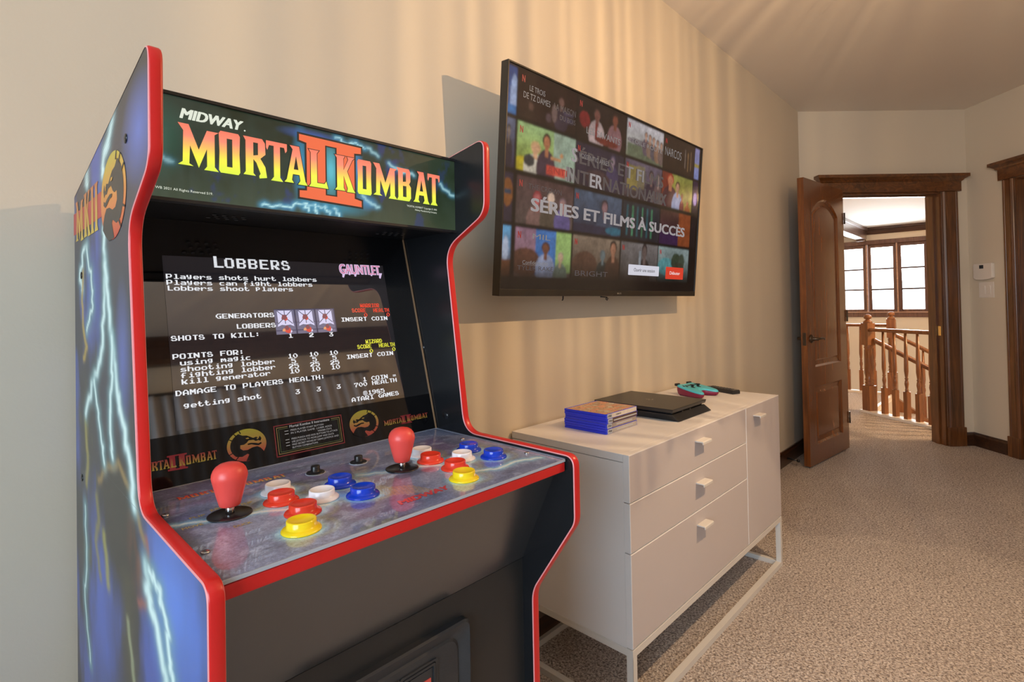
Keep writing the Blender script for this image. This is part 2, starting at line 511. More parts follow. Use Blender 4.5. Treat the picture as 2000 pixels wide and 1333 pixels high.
MB().obox(on_far(D1-.0195, -.045, .875), n45*.03, -d45*.0016, (0, 0, .075)).build('strike_plate', BRASS, bpy.data.objects['trim_1'])

# second door, shut in its frame
door2 = bpy.data.objects.new('door_2', None); C.objects.link(door2); p = on_right(E0, -.05, 0); door2.location = p; door2.matrix_basis = Matrix.Translation(p); door2['kind'] = 'structure'
l2 = MB(); 
W2 = E1-E0
on2 = lambda u, out, z: on_right(E0+.016+u, -.092+out, z)
W2 -= .032
Q1 = arch(.11, W2-.11, .70, 1.92, .10); Q2 = [(.11, .15), (W2-.11, .15), (W2-.11, .56), (.11, .56)]
l2.prism([[(0, .012), (W2, .012), (W2, 2.012), (0, 2.012)], Q1, Q2], lambda a, b, t: on2(a, t, b), -.042, 0)
l2.build('stile_and_rail', DARKD, door2)
for Q in (Q1, Q2):
    MB().prism(inset(Q, -.002), lambda a, b, t: on2(a, t, b), -.03, -.012).build('door_panel', DARKD, door2)

# wall thermostat and switch plate
th = thing('thermostat', on_right(.14, 0, 1.37), 'white wall thermostat with small dark display above the light switch', 'thermostat')
tb = MB().prism([(.06, 1.325), (.075, 1.316), (.14, 1.309), (.205, 1.316), (.222, 1.325), (.222, 1.43), (.214, 1.438), (.068, 1.438), (.06, 1.43)], lambda a, b, t: on_right(a, t, b), 0, .026)
tb.build('housing', WHITEP, th, bevel=.006)
MB().prism([(.118, 1.398), (.152, 1.398), (.152, 1.425), (.118, 1.425)], lambda a, b, t: on_right(a, t, b), .025, .0275).build('display', BLACKP, th)
sw = thing('light_switch', on_right(.15, 0, 1.23), 'white double light switch plate under the thermostat', 'light switch')
MB().prism([(.085, 1.172), (.212, 1.172), (.212, 1.294), (.085, 1.294)], lambda a, b, t: on_right(a, t, b), 0, .006).build('cover_plate', WHITEP, sw, bevel=.003)
for a in (.115, .16):
    MB().prism([(a, 1.20), (a+.028, 1.20), (a+.028, 1.266), (a, 1.266)], lambda x, b, t: on_right(x, t + (.003 if b > 1.23 else 0)*(t > .0065), b), .006, .009).build('rocker', WHITEP, sw, bevel=.001)
# spring door stop on the baseboard behind the door
dst = MB().tube([(4.10, YW-.016, .045), (4.095, YW-.05, .045), (4.09, YW-.085, .044)], .006, 8).lathe([(.0, 0), (.011, 0), (.011, .012), (0, .014)], lambda x, y, h: (4.09+x, YW-.085-h, .044+y), 10)
tag(dst.build('door_stop', BLACKP), 'small dark door stop sticking out of the baseboard behind the open door', 'door stop')

# ------------------------------------------------------------------ stair hall beyond the door
HX, HZ = 11.0, 2.42
struct(MB().prism([(4.5, 2.62), (HX+.2, 2.62), (HX+.2, -2.6), (3.0, -2.6), (3.0, -2.32), (RC[0]+.17, RC[1]+.0), (XE+.085, YW+.085), (4.5, YW+.2)], lambda a, b, t: (a, b, t), HZ, HZ+.1).build('ceiling_hall', HCEIL))
w1y0, w1y1, w1z0, w1z1 = 1.085, 2.55, .93, 2.14
struct(wall_with_hole((HX, -2.6, 0), (0, 1, 0), (-1, 0, 0), 5.25, -2.7, HZ+.02, [(w1y0+2.6, w1y1+2.6, w1z0, w1z1)], t=.2).build('wall_hall_end', HWALL))
struct(MB().box(4.5, HX+.2, 2.62, 2.74, -2.7, HZ+.02).build('wall_hall_left', HWALL))
struct(MB().box(3.0, HX+.2, -2.72, -2.6, -2.7, HZ+.02).build('wall_hall_right', HWALL))
struct(MB().box(4.48, 4.6, YW+.1, 2.7, -.02, HZ+.02).build('wall_hall_near', HWALL))
struct(MB().box(3.0, HX+.2, -2.7, 2.7, -2.8, -2.7).build('floor_lower', CARPET))
# crown and beam at the hall ceiling
struct(MB().prism([(0, 0), (-.03, .0), (-.05, .03), (-.07, .07), (-.085, .08), (-.085, .12), (0, .12)], lambda a, b, t: (HX+a, t, HZ-.12+b), -2.6, 2.62).build('trim_4', BEAMW))
bm_ = MB().box(6.2, HX-.03, 1.935, 2.085, HZ-.20, HZ+.0).box(6.2, HX-.03, 1.905, 2.115, HZ-.05, HZ+.0).box(HX-.16, HX, 1.95, 2.07, HZ-.235, HZ-.20)
struct(bm_.build('trim_5', M_wood('hall_beam_wood', S(66, 46, 38), S(96, 72, 62), S(128, 104, 94), 'X', rough=.3, coat=.5), bevel=.006))
# triple window
win = bpy.data.objects.new('window_1', None); C.objects.link(win); win.location = (HX, 1.8, .93); win.matrix_basis = Matrix.Translation((HX, 1.8, .93)); win['kind'] = 'structure'
lights_ = [(1.152, 1.461), (1.574, 1.89), (2.01, 2.32), (2.44, 2.55)]
gz0, gz1 = .998, 2.07
cas = MB()
for (y0, y1, z0, z1) in ((1.035, 2.60, 2.13, 2.20), (1.035, 2.60, .862, .945), (1.035, 1.095, .945, 2.13)):
    cas.box(HX-.028, HX, y0, y1, z0, z1)
cas.build('window_casing', WINW, win, bevel=.004)
SILLW = M_wood('sill_wood', S(140, 104, 84), S(176, 136, 112), S(200, 160, 136), 'Y')
MB().box(HX-.035, HX+.06, 1.09, 2.56, .94, .956).build('window_sill', SILLW, win)
prev = w1y0
for (y0, y1) in lights_[:3]:
    sa = MB()
    a0, a1 = y0-.048, y1+.048
    for (p0, p1, q0, q1) in ((a0, y0, gz0-.05, gz1+.055), (y1, a1, gz0-.05, gz1+.055), (y0, y1, gz0-.05, gz0), (y0, y1, gz1, gz1+.055)):
        sa.box(HX+.03, HX+.09, p0, p1, q0, q1)
    so = sa.build('sash', WINW, win, bevel=.006)
    for z in (1.341, 1.698):
        MB().box(HX+.045, HX+.06, y0, y1, z-.013, z+.013).build('muntin', BEAMW, so)
    MB().box(HX+.05, HX+.056, y0, y1, gz0, gz1).build('pane', GLASS, so)
for y in (1.5175, 1.95, 2.41):
    MB().box(HX-.012, HX+.1, y-.010, y+.010, .95, 2.13).build('mullion', SILLW, win)
MB().box(HX+.02, HX+.1, w1y0, w1y0+.02, .945, 2.13).box(HX+.02, HX+.1, 2.37, 2.56, .945, 2.13).box(HX+.02, HX+.1, w1y0, 2.56, 2.125, 2.14).box(HX+.02, HX+.1, w1y0, 2.56, .93, .95).build('jamb', WINW, win)

# white curb along the landing edge
CURB = M_plain('white_curb', S(232, 226, 220), .5, .02)
rd = (Vector((6.12, .627, 0))-Vector((6.514, 1.141, 0))).normalized()
rn = Vector((-rd.y, rd.x, 0))
if rn.x < 0: rn = -rn
cu = MB().obox(N1 - rd*.07 - rn*.06 + Vector((0, 0, -.24)), rd*1.9, rn*.11, (0, 0, .262))
cu.box(7.83, 7.90, 1.10, 2.62, -.24, .025)
cu.box(6.53, 7.83, 1.15, 1.18, -.24, .012)
struct(cu.build('trim_6', CURB))
# stairs going down between the two rails
stairs = MB()
for i in range(11):
    y1 = 1.15-.25*i
    stairs.box(6.60, 7.80, y1-.25, y1, -.19*(i+1)-.25, -.19*(i+1), 0)
    stairs.box(6.60, 7.80, y1-.012, y1, -.19*(i+1), -.19*i-.03, 1)
so = stairs.build('staircase', [CARPET, CURB]); tag(so, 'carpeted stairs going down behind the front railing', 'stairs')
sk = MB()
for x0 in (6.52, 7.80):
    sk.prism([(1.12, -.02), (-1.6, -2.08), (-1.6, -2.45), (1.12, -.42)], lambda a, b, t, x0=x0: (x0+t, a, b), 0, .07)
struct(sk.build('trim_7', OAK))

def baluster(parent, x, y, z0, z1, yaw=0, w=.021):
    b = MB()
    ca, sa_ = math.cos(yaw), math.sin(yaw)
    h = z1-z0
    hb = .26 if h > .6 else h*.3
    fn = lambda px, py, pz: (x+px*ca-py*sa_, y+px*sa_+py*ca, z0+pz)
    vs = [fn(i*w, j*w, k) for k in (0, hb) for (i, j) in ((-1, -1), (1, -1), (1, 1), (-1, 1))]
    b.add(vs, [(3, 2, 1, 0), (4, 5, 6, 7), (0, 1, 5, 4), (1, 2, 6, 5), (2, 3, 7, 6), (3, 0, 4, 7)])
    prof = [(.019, hb), (.012, hb+.008), (.017, hb+.016), (.012, hb+.024), (.013, hb+.045), (.018, hb+.075), (.015, hb+.1), (.011, hb+.115), (.017, hb+.124), (.011, hb+.134), (.013, hb+.15), (.0185, hb+.2), (.018, hb+.26), (.011, h)]
    b.lathe(prof, fn, 14)
    return b.build('baluster', OAK, parent)
def newel(parent, x, y, z0, yaw=0, top=1.015, zb=.28):
    n = MB(); ca, sa_ = math.cos(yaw), math.sin(yaw)
    fn = lambda px, py, pz: (x+px*ca-py*sa_, y+px*sa_+py*ca, pz)
    def blk(w, a, b):
        vs = [fn(i*w, j*w, k) for k in (a, b) for (i, j) in ((-1, -1), (1, -1), (1, 1), (-1, 1))]
        n.add(vs, [(3, 2, 1, 0), (4, 5, 6, 7), (0, 1, 5, 4), (1, 2, 6, 5), (2, 3, 7, 6), (3, 0, 4, 7)])
    blk(.046, z0, zb); blk(.044, .70, .93)
    n.lathe([(.042, zb), (.034, zb+.012), (.042, zb+.028), (.034, zb+.045), (.042, zb+.062), (.034, zb+.08), (.038, zb+.11), (.041, zb+.16), (.036, .66), (.042, .675), (.036, .69), (.042, .70)], fn, 20)
    for k in range(8):
        a = 2*math.pi*k/8
        n.tube([fn(.036*math.cos(a), .036*math.sin(a), zb+.12), fn(.035*math.cos(a), .035*math.sin(a), .65)], .005, 6)
    n.lathe([(.043, .93), (.040, .945), (.030, .955), (.020, .962), (.018, .967), (.030, .972), (.036, .985), (.036, .998), (.028, 1.01), (.012, 1.018), (0, 1.019)], fn, 20)
    return n.build('newel_post', OAK, parent)
def rail(parent, pts, w=.03, h=.036):
    m = MB()
    prof = [(-w*.7, 0), (w*.7, 0), (w*.75, h*.3), (w, h*.45), (w, h*.75), (w*.6, h), (-w*.6, h), (-w, h*.75), (-w, h*.45), (-w*.75, h*.3)]
    a, b = Vector(pts[0]), Vector(pts[1])
    d = (b-a).normalized(); s = Vector((d.y, -d.x, 0)).normalized()
    m.prism(prof, lambda p, q, t: a + (b-a)*t + s*p + Vector((0, 0, q)), 0, 1)
    return m.build('handrail', OAK, parent, bevel=.003)
yawr = math.atan2(rd.y, rd.x)
r1 = thing('stair_railing', N1, 'oak railing with turned balusters and ball topped newel nearest the door opening', 'railing')
newel(r1, 6.535, 1.165, 0.02, yawr)
for k in range(1, 11):
    p = Vector((6.514, 1.141, 0)) + rd*(.150 + .1275*(k-1)) + rn*.005
    baluster(r1, p.x, p.y, .022, .846, yawr)
a = Vector((6.514, 1.141, .843)) - rd*.10 + rn*.0; b = Vector((6.514, 1.141, .843)) + rd*1.62
rail(r1, (a, b), .034)
r2 = thing('landing_railing', (7.87, 1.9, 0), 'oak railing along the far side of the landing under the triple window', 'railing')
newel(r2, 7.87, 1.16, -.25, 0)
for k in range(9):
    baluster(r2, 7.87, 1.344+.14*k, .025, .836)
rail(r2, ((7.87, 1.20, .832), (7.87, 2.62, .832)))
slope = (.72-.44)/(1.09-.62)
for (x, z_) in ((6.53, .725), (7.87, .70)):
    rr = r1 if x < 7 else r2
    L = 2.6
    rail(rr, ((x, 1.11, z_), (x, 1.11-L, z_-.585*L)), .028, .05)
    n_ = 10
    for k in range(n_):
        y = .86-.25*k if x > 7 else .735-.25*k
        zt = z_-.585*(1.11-y)
        baluster(rr, x, y, zt-.80, zt+.01)
# added unseen lamp that warms and brightens the stair hall
hl = thing('added_hall_lamp', (6.6, -.9, HZ), 'added frosted dome lamp brightening the stair hall, out of view', 'lamp')
MB().lathe([(.0, -.10), (.06, -.095), (.11, -.07), (.14, -.03), (.145, 0)], lambda x, y, h: (6.6+x, -.9+y, HZ+h), 24).build('lamp_shade', M_emit('hall_fill_glow', (1, .78, .5), 3.0, (.8, .75, .7)), hl)
light('hall_fill', 'POINT', (6.6, -.9, HZ-.22), 190, (1, .66, .36), shadow_soft_size=.1)

# ------------------------------------------------------------------ pendant lamp with fluted glass shade (out of frame, right of the camera)
LX, LY, LZ = 1.80, -.14, 2.06
def M_flute():
    m, nt, b = new_mat('fluted_glass')
    nt.nodes.remove(b)
    tc = nt.nodes.new('ShaderNodeTexCoord')
    sp = nt.nodes.new('ShaderNodeSeparateXYZ'); nt.links.new(tc.outputs['Object'], sp.inputs[0])
    at = nt.nodes.new('ShaderNodeMath'); at.operation = 'ARCTAN2'
    nt.links.new(sp.outputs['Y'], at.inputs[0]); nt.links.new(sp.outputs['X'], at.inputs[1])
    n = nt.nodes.new('ShaderNodeTexNoise'); n.noise_dimensions = '1D'; n.inputs['Scale'].default_value = 18; n.inputs['Detail'].default_value = 3; n.inputs['Roughness'].default_value = .65
    nt.links.new(at.outputs[0], n.inputs['W'])
    c = ramp(nt, n.outputs['Fac'], [(.32, (.36, .31, .27)), (.52, (.64, .59, .53)), (.68, (1.0, .97, .92))])
    tr = nt.nodes.new('ShaderNodeBsdfTransparent'); nt.links.new(c, tr.inputs[0])
    nt.links.new(tr.outputs[0], nt.nodes['Material Output'].inputs[0])
    return m
pl = thing('pendant_lamp', (LX, LY, ZC), 'pendant lamp with fluted glass shade hanging from the bedroom ceiling, out of view', 'lamp')
MB().lathe([(.0, -.03), (.05, -.03), (.06, 0)], lambda x, y, h: (LX+x, LY+y, ZC+h), 24).build('canopy', BRONZE, pl)
MB().tube([(LX, LY, ZC-.02), (LX, LY, LZ+.1)], .004, 8).build('cord', BLACKP, pl)
MB().lathe([(.0, .10), (.018, .10), (.02, .05), (.014, .045)], lambda x, y, h: (LX+x, LY+y, LZ+h), 16).build('lamp_socket', BRONZE, pl)
sh = MB()
n_ = 96
vs, fs = [], []
for k, (r, z) in enumerate([(.03, .19), (.10, .17), (.115, .05), (.12, -.12), (.115, -.16)]):
    for i in range(n_):
        a = 2*math.pi*i/n_
        q = r*(1+.02*math.cos(a*24))
        vs.append((q*math.cos(a), q*math.sin(a), z))
for k in range(4):
    for i in range(n_):
        fs.append((k*n_+i, k*n_+(i+1) % n_, (k+1)*n_+(i+1) % n_, (k+1)*n_+i))
sh.add(vs, fs, 0, True)
so = sh.build('lamp_shade', M_flute())
so.location = (LX, LY, LZ); so.parent = pl; so.matrix_parent_inverse = pl.matrix_basis.inverted()
light('pendant_bulb', 'POINT', (LX, LY, LZ), 80, (1.0, .655, .35), shadow_soft_size=.0025)

# ------------------------------------------------------------------ text helpers
_fc = {}
def font_shape(s, bold=0.0, shear=0.0):
    key = (s, bold, shear)
    if key in _fc: return _fc[key]
    cu = bpy.data.curves.new('txt', 'FONT')
    cu.body = s; cu.offset = bold; cu.shear = shear; cu.resolution_u = 3; cu.size = 1.0
    ob = bpy.data.objects.new('txt', cu); C.objects.link(ob)
    dg = bpy.context.evaluated_depsgraph_get(); dg.update()
    me = ob.evaluated_get(dg).to_mesh()
    v = [(p.co.x, p.co.y) for p in me.vertices]; f = [tuple(p.vertices) for p in me.polygons]
    ob.evaluated_get(dg).to_mesh_clear()
    bpy.data.objects.remove(ob); bpy.data.curves.remove(cu)
    _fc[key] = (v, f)
    return v, f
CAPH = max(p[1] for p in font_shape('H')[0])
def text(mb, s, fn, u0, u1, v0, v1, mi=0, bold=0.0, shear=0.0, gv=None, col=None):
    """fit capital height to v0..v1 (baseline v0), ink width to u0..u1; bold repeats the strokes side by side"""
    if bold > 0:
        w = bold*(v1-v0)/CAPH
        n = 2 if bold < .02 else 3
        for i in range(n):
            d = w*2*i/(n-1)
            for j in (0, 1):
                lift = 2.5e-5*(i*2+j)
                def fl2(a, b, lift=lift):
                    p = Vector(fn(a, b)); e = 1e-3
                    return p + (Vector(fn(a+e, b))-p).cross(Vector(fn(a, b+e))-p).normalized()*lift
                text(mb, s, fl2, u0+d, u1-2*w+d, v0+j*w*.7, v1-w*.7+j*w*.7, mi, 0, shear, gv, col)
        return
    v, f = font_shape(s, 0, shear)
    x0 = min(p[0] for p in v); x1 = max(p[0] for p in v)
    k = (v1-v0)/CAPH
    uv = [(u0+(p[0]-x0)/(x1-x0)*(u1-u0), v0+p[1]*k) for p in v]
    mb.add([fn(a, b) for a, b in uv], f, mi, False, col, [gv(a, b) for a, b in uv] if gv else None)

FONT = {}
def _f(t):
    for ln in t.strip().split('\n'):
        k, h = ln[0], ln[2:].split(',')
        FONT[k] = [int(x, 16) for x in h]
_f('''A 1C,36,63,63,7F,63,63
B 7E,63,63,7E,63,63,7E
C 1E,33,60,60,60,33,1E
D 7C,66,63,63,63,66,7C
E 7F,60,60,7E,60,60,7F
F 7F,60,60,7E,60,60,60
G 1F,30,60,67,63,33,1F
H 63,63,63,7F,63,63,63
I 3F,0C,0C,0C,0C,0C,3F
K 63,66,6C,78,7C,6E,67
L 30,30,30,30,30,30,3F
M 63,77,7F,7F,6B,63,63
N 63,73,7B,7F,6F,67,63
O 3E,63,63,63,63,63,3E
P 7E,63,63,63,7E,60,60
R 7E,63,63,67,7C,6E,67
S 3C,66,60,3E,03,63,3E
T 3F,0C,0C,0C,0C,0C,0C
W 63,63,6B,7F,7F,77,63
Y 33,33,33,1E,0C,0C,0C
U 63,63,63,63,63,63,3E
V 63,63,63,77,3E,1C,08
d 03,03,3F,63,63,63,3F
Z 7F,07,0E,1C,38,70,7F
0 1C,26,63,63,63,32,1C
1 0C,1C,0C,0C,0C,0C,3F
2 3E,63,07,1E,3C,70,7F
3 3F,06,0C,1E,03,63,3E
5 7E,60,7E,03,03,63,3E
7 7F,63,06,0C,18,18,18
8 3C,62,72,3C,4F,43,3E
9 3E,63,63,3F,03,06,3C
a 00,00,3E,03,3F,63,3F
b 60,60,7E,63,63,63,7E
c 00,00,3E,60,60,60,3E
e 00,00,3E,63,7F,60,3E
f 1E,30,30,7C,30,30,30
g 00,3E,66,66,3E,06,3C
h 60,60,7E,63,63,63,63
i 0C,00,1C,0C,0C,0C,3F
k 60,63,66,7C,7C,6E,67
l 1C,0C,0C,0C,0C,0C,3F
m 00,00,76,7F,6B,6B,63
n 00,00,7E,63,63,63,63
o 00,00,3E,63,63,63,3E
p 00,7C,66,66,7C,60,60
r 00,00,6E,73,60,60,60
s 00,00,3E,60,3E,03,7E
t 30,30,7C,30,30,33,1E
u 00,00,63,63,63,63,3F
y 00,66,66,66,3E,06,3C
: 00,18,18,00,18,18,00
= 00,00,3F,00,3F,00,00
@ 3E,41,5D,51,5D,41,3E
  00,00,00,00,00,00,00''')
def pixtext(mb, s, fn, u, v, px, py, mi=0, adv=8):
    """bitmap lettering; u,v = top left corner"""
    for ci, ch in enumerate(s):
        for r, bits in enumerate(FONT[ch]):
            c = 0
            while c < 8:
                if bits & (0x80 >> c):
                    e = c
                    while e < 8 and bits & (0x80 >> e): e += 1
                    a0 = u+(ci*adv+c*adv/8)*px; a1 = u+(ci*adv+e*adv/8)*px
                    b1 = v-r*py; b0 = b1-py
                    mb.add([fn(a0, b0), fn(a1, b0), fn(a1, b1), fn(a0, b1)], [(0, 1, 2, 3)], mi)
                    c = e
                else: c += 1

SER = {
 'M': [[(-.04, 1), (.24, 1), (.5, .45), (.72, .93), (1.04, .93), (.93, .86), (.93, .10), (1.04, 0), (.64, 0), (.72, .09), (.72, .5), (.5, .03), (.27, .52), (.25, .1), (.36, .05), (-.04, .05), (.08, .13), (.1, .84)]],
 'O': [[(.08, 1), (.92, 1), (1, .94), (.97, .5), (1, .06), (.92, 0), (.08, 0), (0, .06), (.03, .5), (0, .94)], [(.37, .84), (.63, .84), (.63, .16), (.37, .16)]],
 'R': [[(0, 1), (.8, 1), (.92, .9), (.94, .62), (.72, .5), (.93, .3), (1, .04), (.68, 0), (.66, .06), (.72, .12), (.55, .38), (.42, .46), (.42, .11), (.52, .05), (0, .05), (.1, .13), (.1, .9)], [(.42, .88), (.62, .88), (.62, .58), (.42, .55)]],
 'T': [[(0, 1), (1, 1), (1, .82), (.92, .76), (.86, .89), (.66, .89), (.66, .1), (.8, 0), (.22, 0), (.36, .1), (.36, .89), (.14, .89), (.06, .76), (0, .82)]],
 'A': [[(.24, 1), (.64, 1), (.9, .1), (1, 0), (.58, 0), (.68, .1), (.64, .25), (.36, .25), (.32, .1), (.40, .02), (0, .02), (.1, .1), (.36, .9)], [(.40, .38), (.6, .38), (.5, .74)]],
 'L': [[(0, 1), (.52, 1), (.42, .92), (.42, .12), (.8, .12), (.9, .2), (1, 0), (0, 0), (.1, .08), (.1, .92)]],
 'K': [[(0, 1), (.5, 1), (.42, .92), (.42, .6), (.66, .92), (.6, 1), (.98, 1), (.86, .92), (.6, .58), (.9, .1), (1, 0), (.58, 0), (.62, .1), (.42, .45), (.42, .1), (.5, .02), (0, .02), (.1, .1), (.1, .92)]],
 'B': [[(0, 1), (.85, 1), (.95, .9), (.95, .62), (.85, .53), (.98, .44), (.98, .1), (.85, 0), (0, 0), (.1, .1), (.1, .9)], [(.42, .88), (.64, .88), (.64, .6), (.42, .58)], [(.42, .46), (.66, .46), (.66, .12), (.42, .12)]],
 'I': [[(0, 1), (1, 1), (.8, .9), (.8, .1), (1, 0), (0, 0), (.2, .1), (.2, .9)]],
}
MKW = [('M', .186, .229), ('O', .231, .257), ('R', .261, .292), ('T', .291, .320), ('A', .316, .350), ('L', .352, .382), ('K', .393, .427), ('O', .431, .456), ('M', .461, .503), ('B', .504, .533), ('A', .537, .572), ('T', .568, .595)]
def mk_logo(mb, fn, u0, u1, v0, v1, mi_let, mi_two, mi_out=None, lift=.0002):
    """game title in slab letters over a big roman two; box u0..u1, letter height v0..v1"""
    k = (u1-u0)/(.595-.186); h = (v1-v0)
    U = lambda x: u0+(x-.186)*k
    V = lambda y: v0+(y-1.361)/(1.4165-1.361)*h
    two = [[(.338, 1.436), (.438, 1.435), (.438, 1.4255), (.426, 1.424), (.426, 1.352), (.438, 1.3495), (.438, 1.340), (.338, 1.343), (.338, 1.353), (.349, 1.354), (.349, 1.425), (.338, 1.427)],
           [(.378, 1.427), (.378, 1.351), (.3965, 1.351), (.3965, 1.427)]]
    def grow(l, d):
        c = inset(l, -d if sum((l[i-1][0]*l[i][1]-l[i][0]*l[i-1][1]) for i in range(len(l))) > 0 else d)
        return c
    g = lambda a, b: (b-v0)/h
    if mi_out is not None:
        mb.flat([grow([(U(x), V(y)) for x, y in two[0]], .0028), [(U(.3802), V(1.4252)), (U(.3802), V(1.3528)), (U(.3943), V(1.3528)), (U(.3943), V(1.4252))]], lambda a, b: fn(a, b, lift), mi_out)
    mb.flat([[(U(x), V(y)) for x, y in l] for l in two], lambda a, b: fn(a, b, lift*2), mi_two)
    for ch, a0, a1 in MKW:
        lo = [[(U(a0+(a1-a0)*x), v0+h*y) for x, y in l] for l in SER[ch]]
        if mi_out is not None and ch in 'LKA':
            mb.flat(grow(lo[0], .0010), lambda a, b: fn(a, b, lift*3), mi_out)
        mb.flat(lo, lambda a, b: fn(a, b, lift*4), mi_let, None, lambda a, b: max(.001, g(a, b)))
def emblem(mb, fn, cu, cv, ru, rv, mi_gold, mi_black, flip=1, lift=.0002):
    """round dragon crest"""
    pt = lambda x, y: (cu+flip*x*ru, cv+y*rv)
    gv = lambda a, b: max(.001, (b-cv)/rv*.5+.5)
    arc = lambda r, a0, a1, n=18, cx=0, cy=0: [(cx+r*math.cos(math.radians(a0+(a1-a0)*i/n)), cy+r*math.sin(math.radians(a0+(a1-a0)*i/n))) for i in range(n+1)]
    disc = arc(1, 0, 350, 40)
    mb.flat([pt(*p) for p in disc], lambda a, b: fn(a, b, lift), mi_gold, None, gv)
    # body: inside of the thin left crescent, up over the head, and the wide dark base
    body = [(-.12, -.98)] + [(.05, -.62), (-.02, -.55), (-.3, -.68)] + arc(.86, 225, 118, 14, .02, 0) \
        + [(-.2, .62), (.02, .58), (.2, .46), (.34, .36), (.5, .40), (.62, .28), (.68, .42), (.76, .26), (.70, .10), (.60, .16), (.46, .14), (.34, .24), (.1, .26), (-.02, .12), (-.16, .04), (-.34, .05), (-.36, -.16), (-.22, -.30), (.0, -.32), (.25, -.22), (.5, -.20), (.66, -.32), (.78, -.5), (.84, -.66), (.60, -.84), (.3, -1.0)]
    mb.flat([pt(*p) for p in body], lambda a, b: fn(a, b, lift*2), mi_black)
    jaw = [(.02, .06), (.2, .08), (.44, .02), (.58, -.04), (.72, .02), (.74, -.08), (.58, -.16), (.44, -.12), (.22, -.02), (.04, -.02)]
    mb.flat([pt(*p) for p in jaw], lambda a, b: fn(a, b, lift*3), mi_black)
    for q in ([(-.06, .42), (.08, .44), (.14, .36), (.0, .36)], [(.50, .28), (.56, .32), (.60, .26), (.54, .23)]):
        mb.flat([pt(*p) for p in q], lambda a, b: fn(a, b, lift*4), mi_gold, None, gv)
    for ang in (110, 128, 150, 205, 232):    # breaks in the crescent
        a0 = math.radians(ang); q = [(.80*math.cos(a0-.03), .80*math.sin(a0-.03)), (1.02*math.cos(a0-.02), 1.02*math.sin(a0-.02)), (1.02*math.cos(a0+.02), 1.02*math.sin(a0+.02)), (.80*math.cos(a0+.05), .80*math.sin(a0+.05))]
        mb.flat([pt(*p) for p in q], lambda a, b: fn(a, b, lift*4), mi_black)

# numpy painting helpers for printed art and screen pictures
def fbm(x, y, seed=0, oct=4):
    rng = np.random.RandomState(seed)
    out = np.zeros_like(x); amp = 1.0; tot = 0
    for o in range(oct):
        G = rng.rand(64, 64); f = 2.0**o
        xi, yi = x*f, y*f
        x0 = np.floor(xi).astype(int); y0 = np.floor(yi).astype(int)
        fx, fy = xi-x0, yi-y0
        fx = fx*fx*(3-2*fx); fy = fy*fy*(3-2*fy)
        g = lambda i, j: G[(x0+i) % 64, (y0+j) % 64]
        out += amp*((g(0, 0)*(1-fx)+g(1, 0)*fx)*(1-fy)+(g(0, 1)*(1-fx)+g(1, 1)*fx)*fy); tot += amp; amp *= .55
    return out/tot
def dpoly(x, y, pts, sx=1, sy=1):
    d = np.full(x.shape, 9.0)
    for (ax, ay), (bx, by) in zip(pts[:-1], pts[1:]):
        px, py = (x-ax)*sx, (y-ay)*sy; vx, vy = (bx-ax)*sx, (by-ay)*sy
        t = np.clip((px*vx+py*vy)/(vx*vx+vy*vy+1e-12), 0, 1)
        d = np.minimum(d, np.hypot(px-t*vx, py-t*vy))
    return d
def mixc(c, col, a):
    a = np.clip(a, 0, 1)[..., None]
    return c*(1-a)+np.array(col)*a
def grid_mesh(mb, fn, us, vs, cols, mi=0, mask=None):
    nu, nv = len(us), len(vs)
    P = [fn(u, v) for v in vs for u in us]
    fs = [(j*nu+i, j*nu+i+1, (j+1)*nu+i+1, (j+1)*nu+i) for j in range(nv-1) for i in range(nu-1) if mask is None or mask(us[i], us[i+1], vs[j], vs[j+1])]
    mb.add(P, fs, mi, False, [tuple(c) for c in cols.reshape(-1, 3)])
def jitter(pts, n, amp, seed):
    rng = random.Random(seed); out = [pts[0]]
    for a, b in zip(pts[:-1], pts[1:]):
        for i in range(1, n+1):
            t = i/n; k = 0 if i == n else 1
            out.append((a[0]+(b[0]-a[0])*t+k*rng.uniform(-amp, amp), a[1]+(b[1]-a[1])*t+k*rng.uniform(-amp, amp)))
    return out

# ------------------------------------------------------------------ arcade cabinet
AX0, AX0i, AX1i, AX1 = .1378, .1512, .6310, .6446
def rounded(pts):
    """pts: (a,b,r) -> polyline with rounded corners"""
    out = []
    n = len(pts)
    for i, (a, b, r) in enumerate(pts):
        if r <= 0: out.append((a, b)); continue
        p = Vector((a, b)); q0 = Vector(pts[i-1][:2]); q1 = Vector(pts[(i+1) % n][:2])
        A = p+(q0-p).normalized()*r; B = p+(q1-p).normalized()*r
        for k in range(9):
            t = k/8
            v = A*(1-t)**2 + p*2*t*(1-t) + B*t*t
            out.append((v.x, v.y))
    return out
front = [(.5765, .722, .018), (.4885, .853, .010), (.4885, .951, .016), (.737, .951, .034), (.782, 1.290, .036), (.674, 1.343, .022), (.672, 1.4735, .020)]
PROF = rounded([(.5765, 0, 0)] + front + [(1.23, 1.39, 0), (1.23, 0, 0)])
cab = thing('arcade_cabinet', (.39, .86, 0), 'upright two player arcade cabinet with red edge trim and lightning side art against the wall', 'arcade machine')

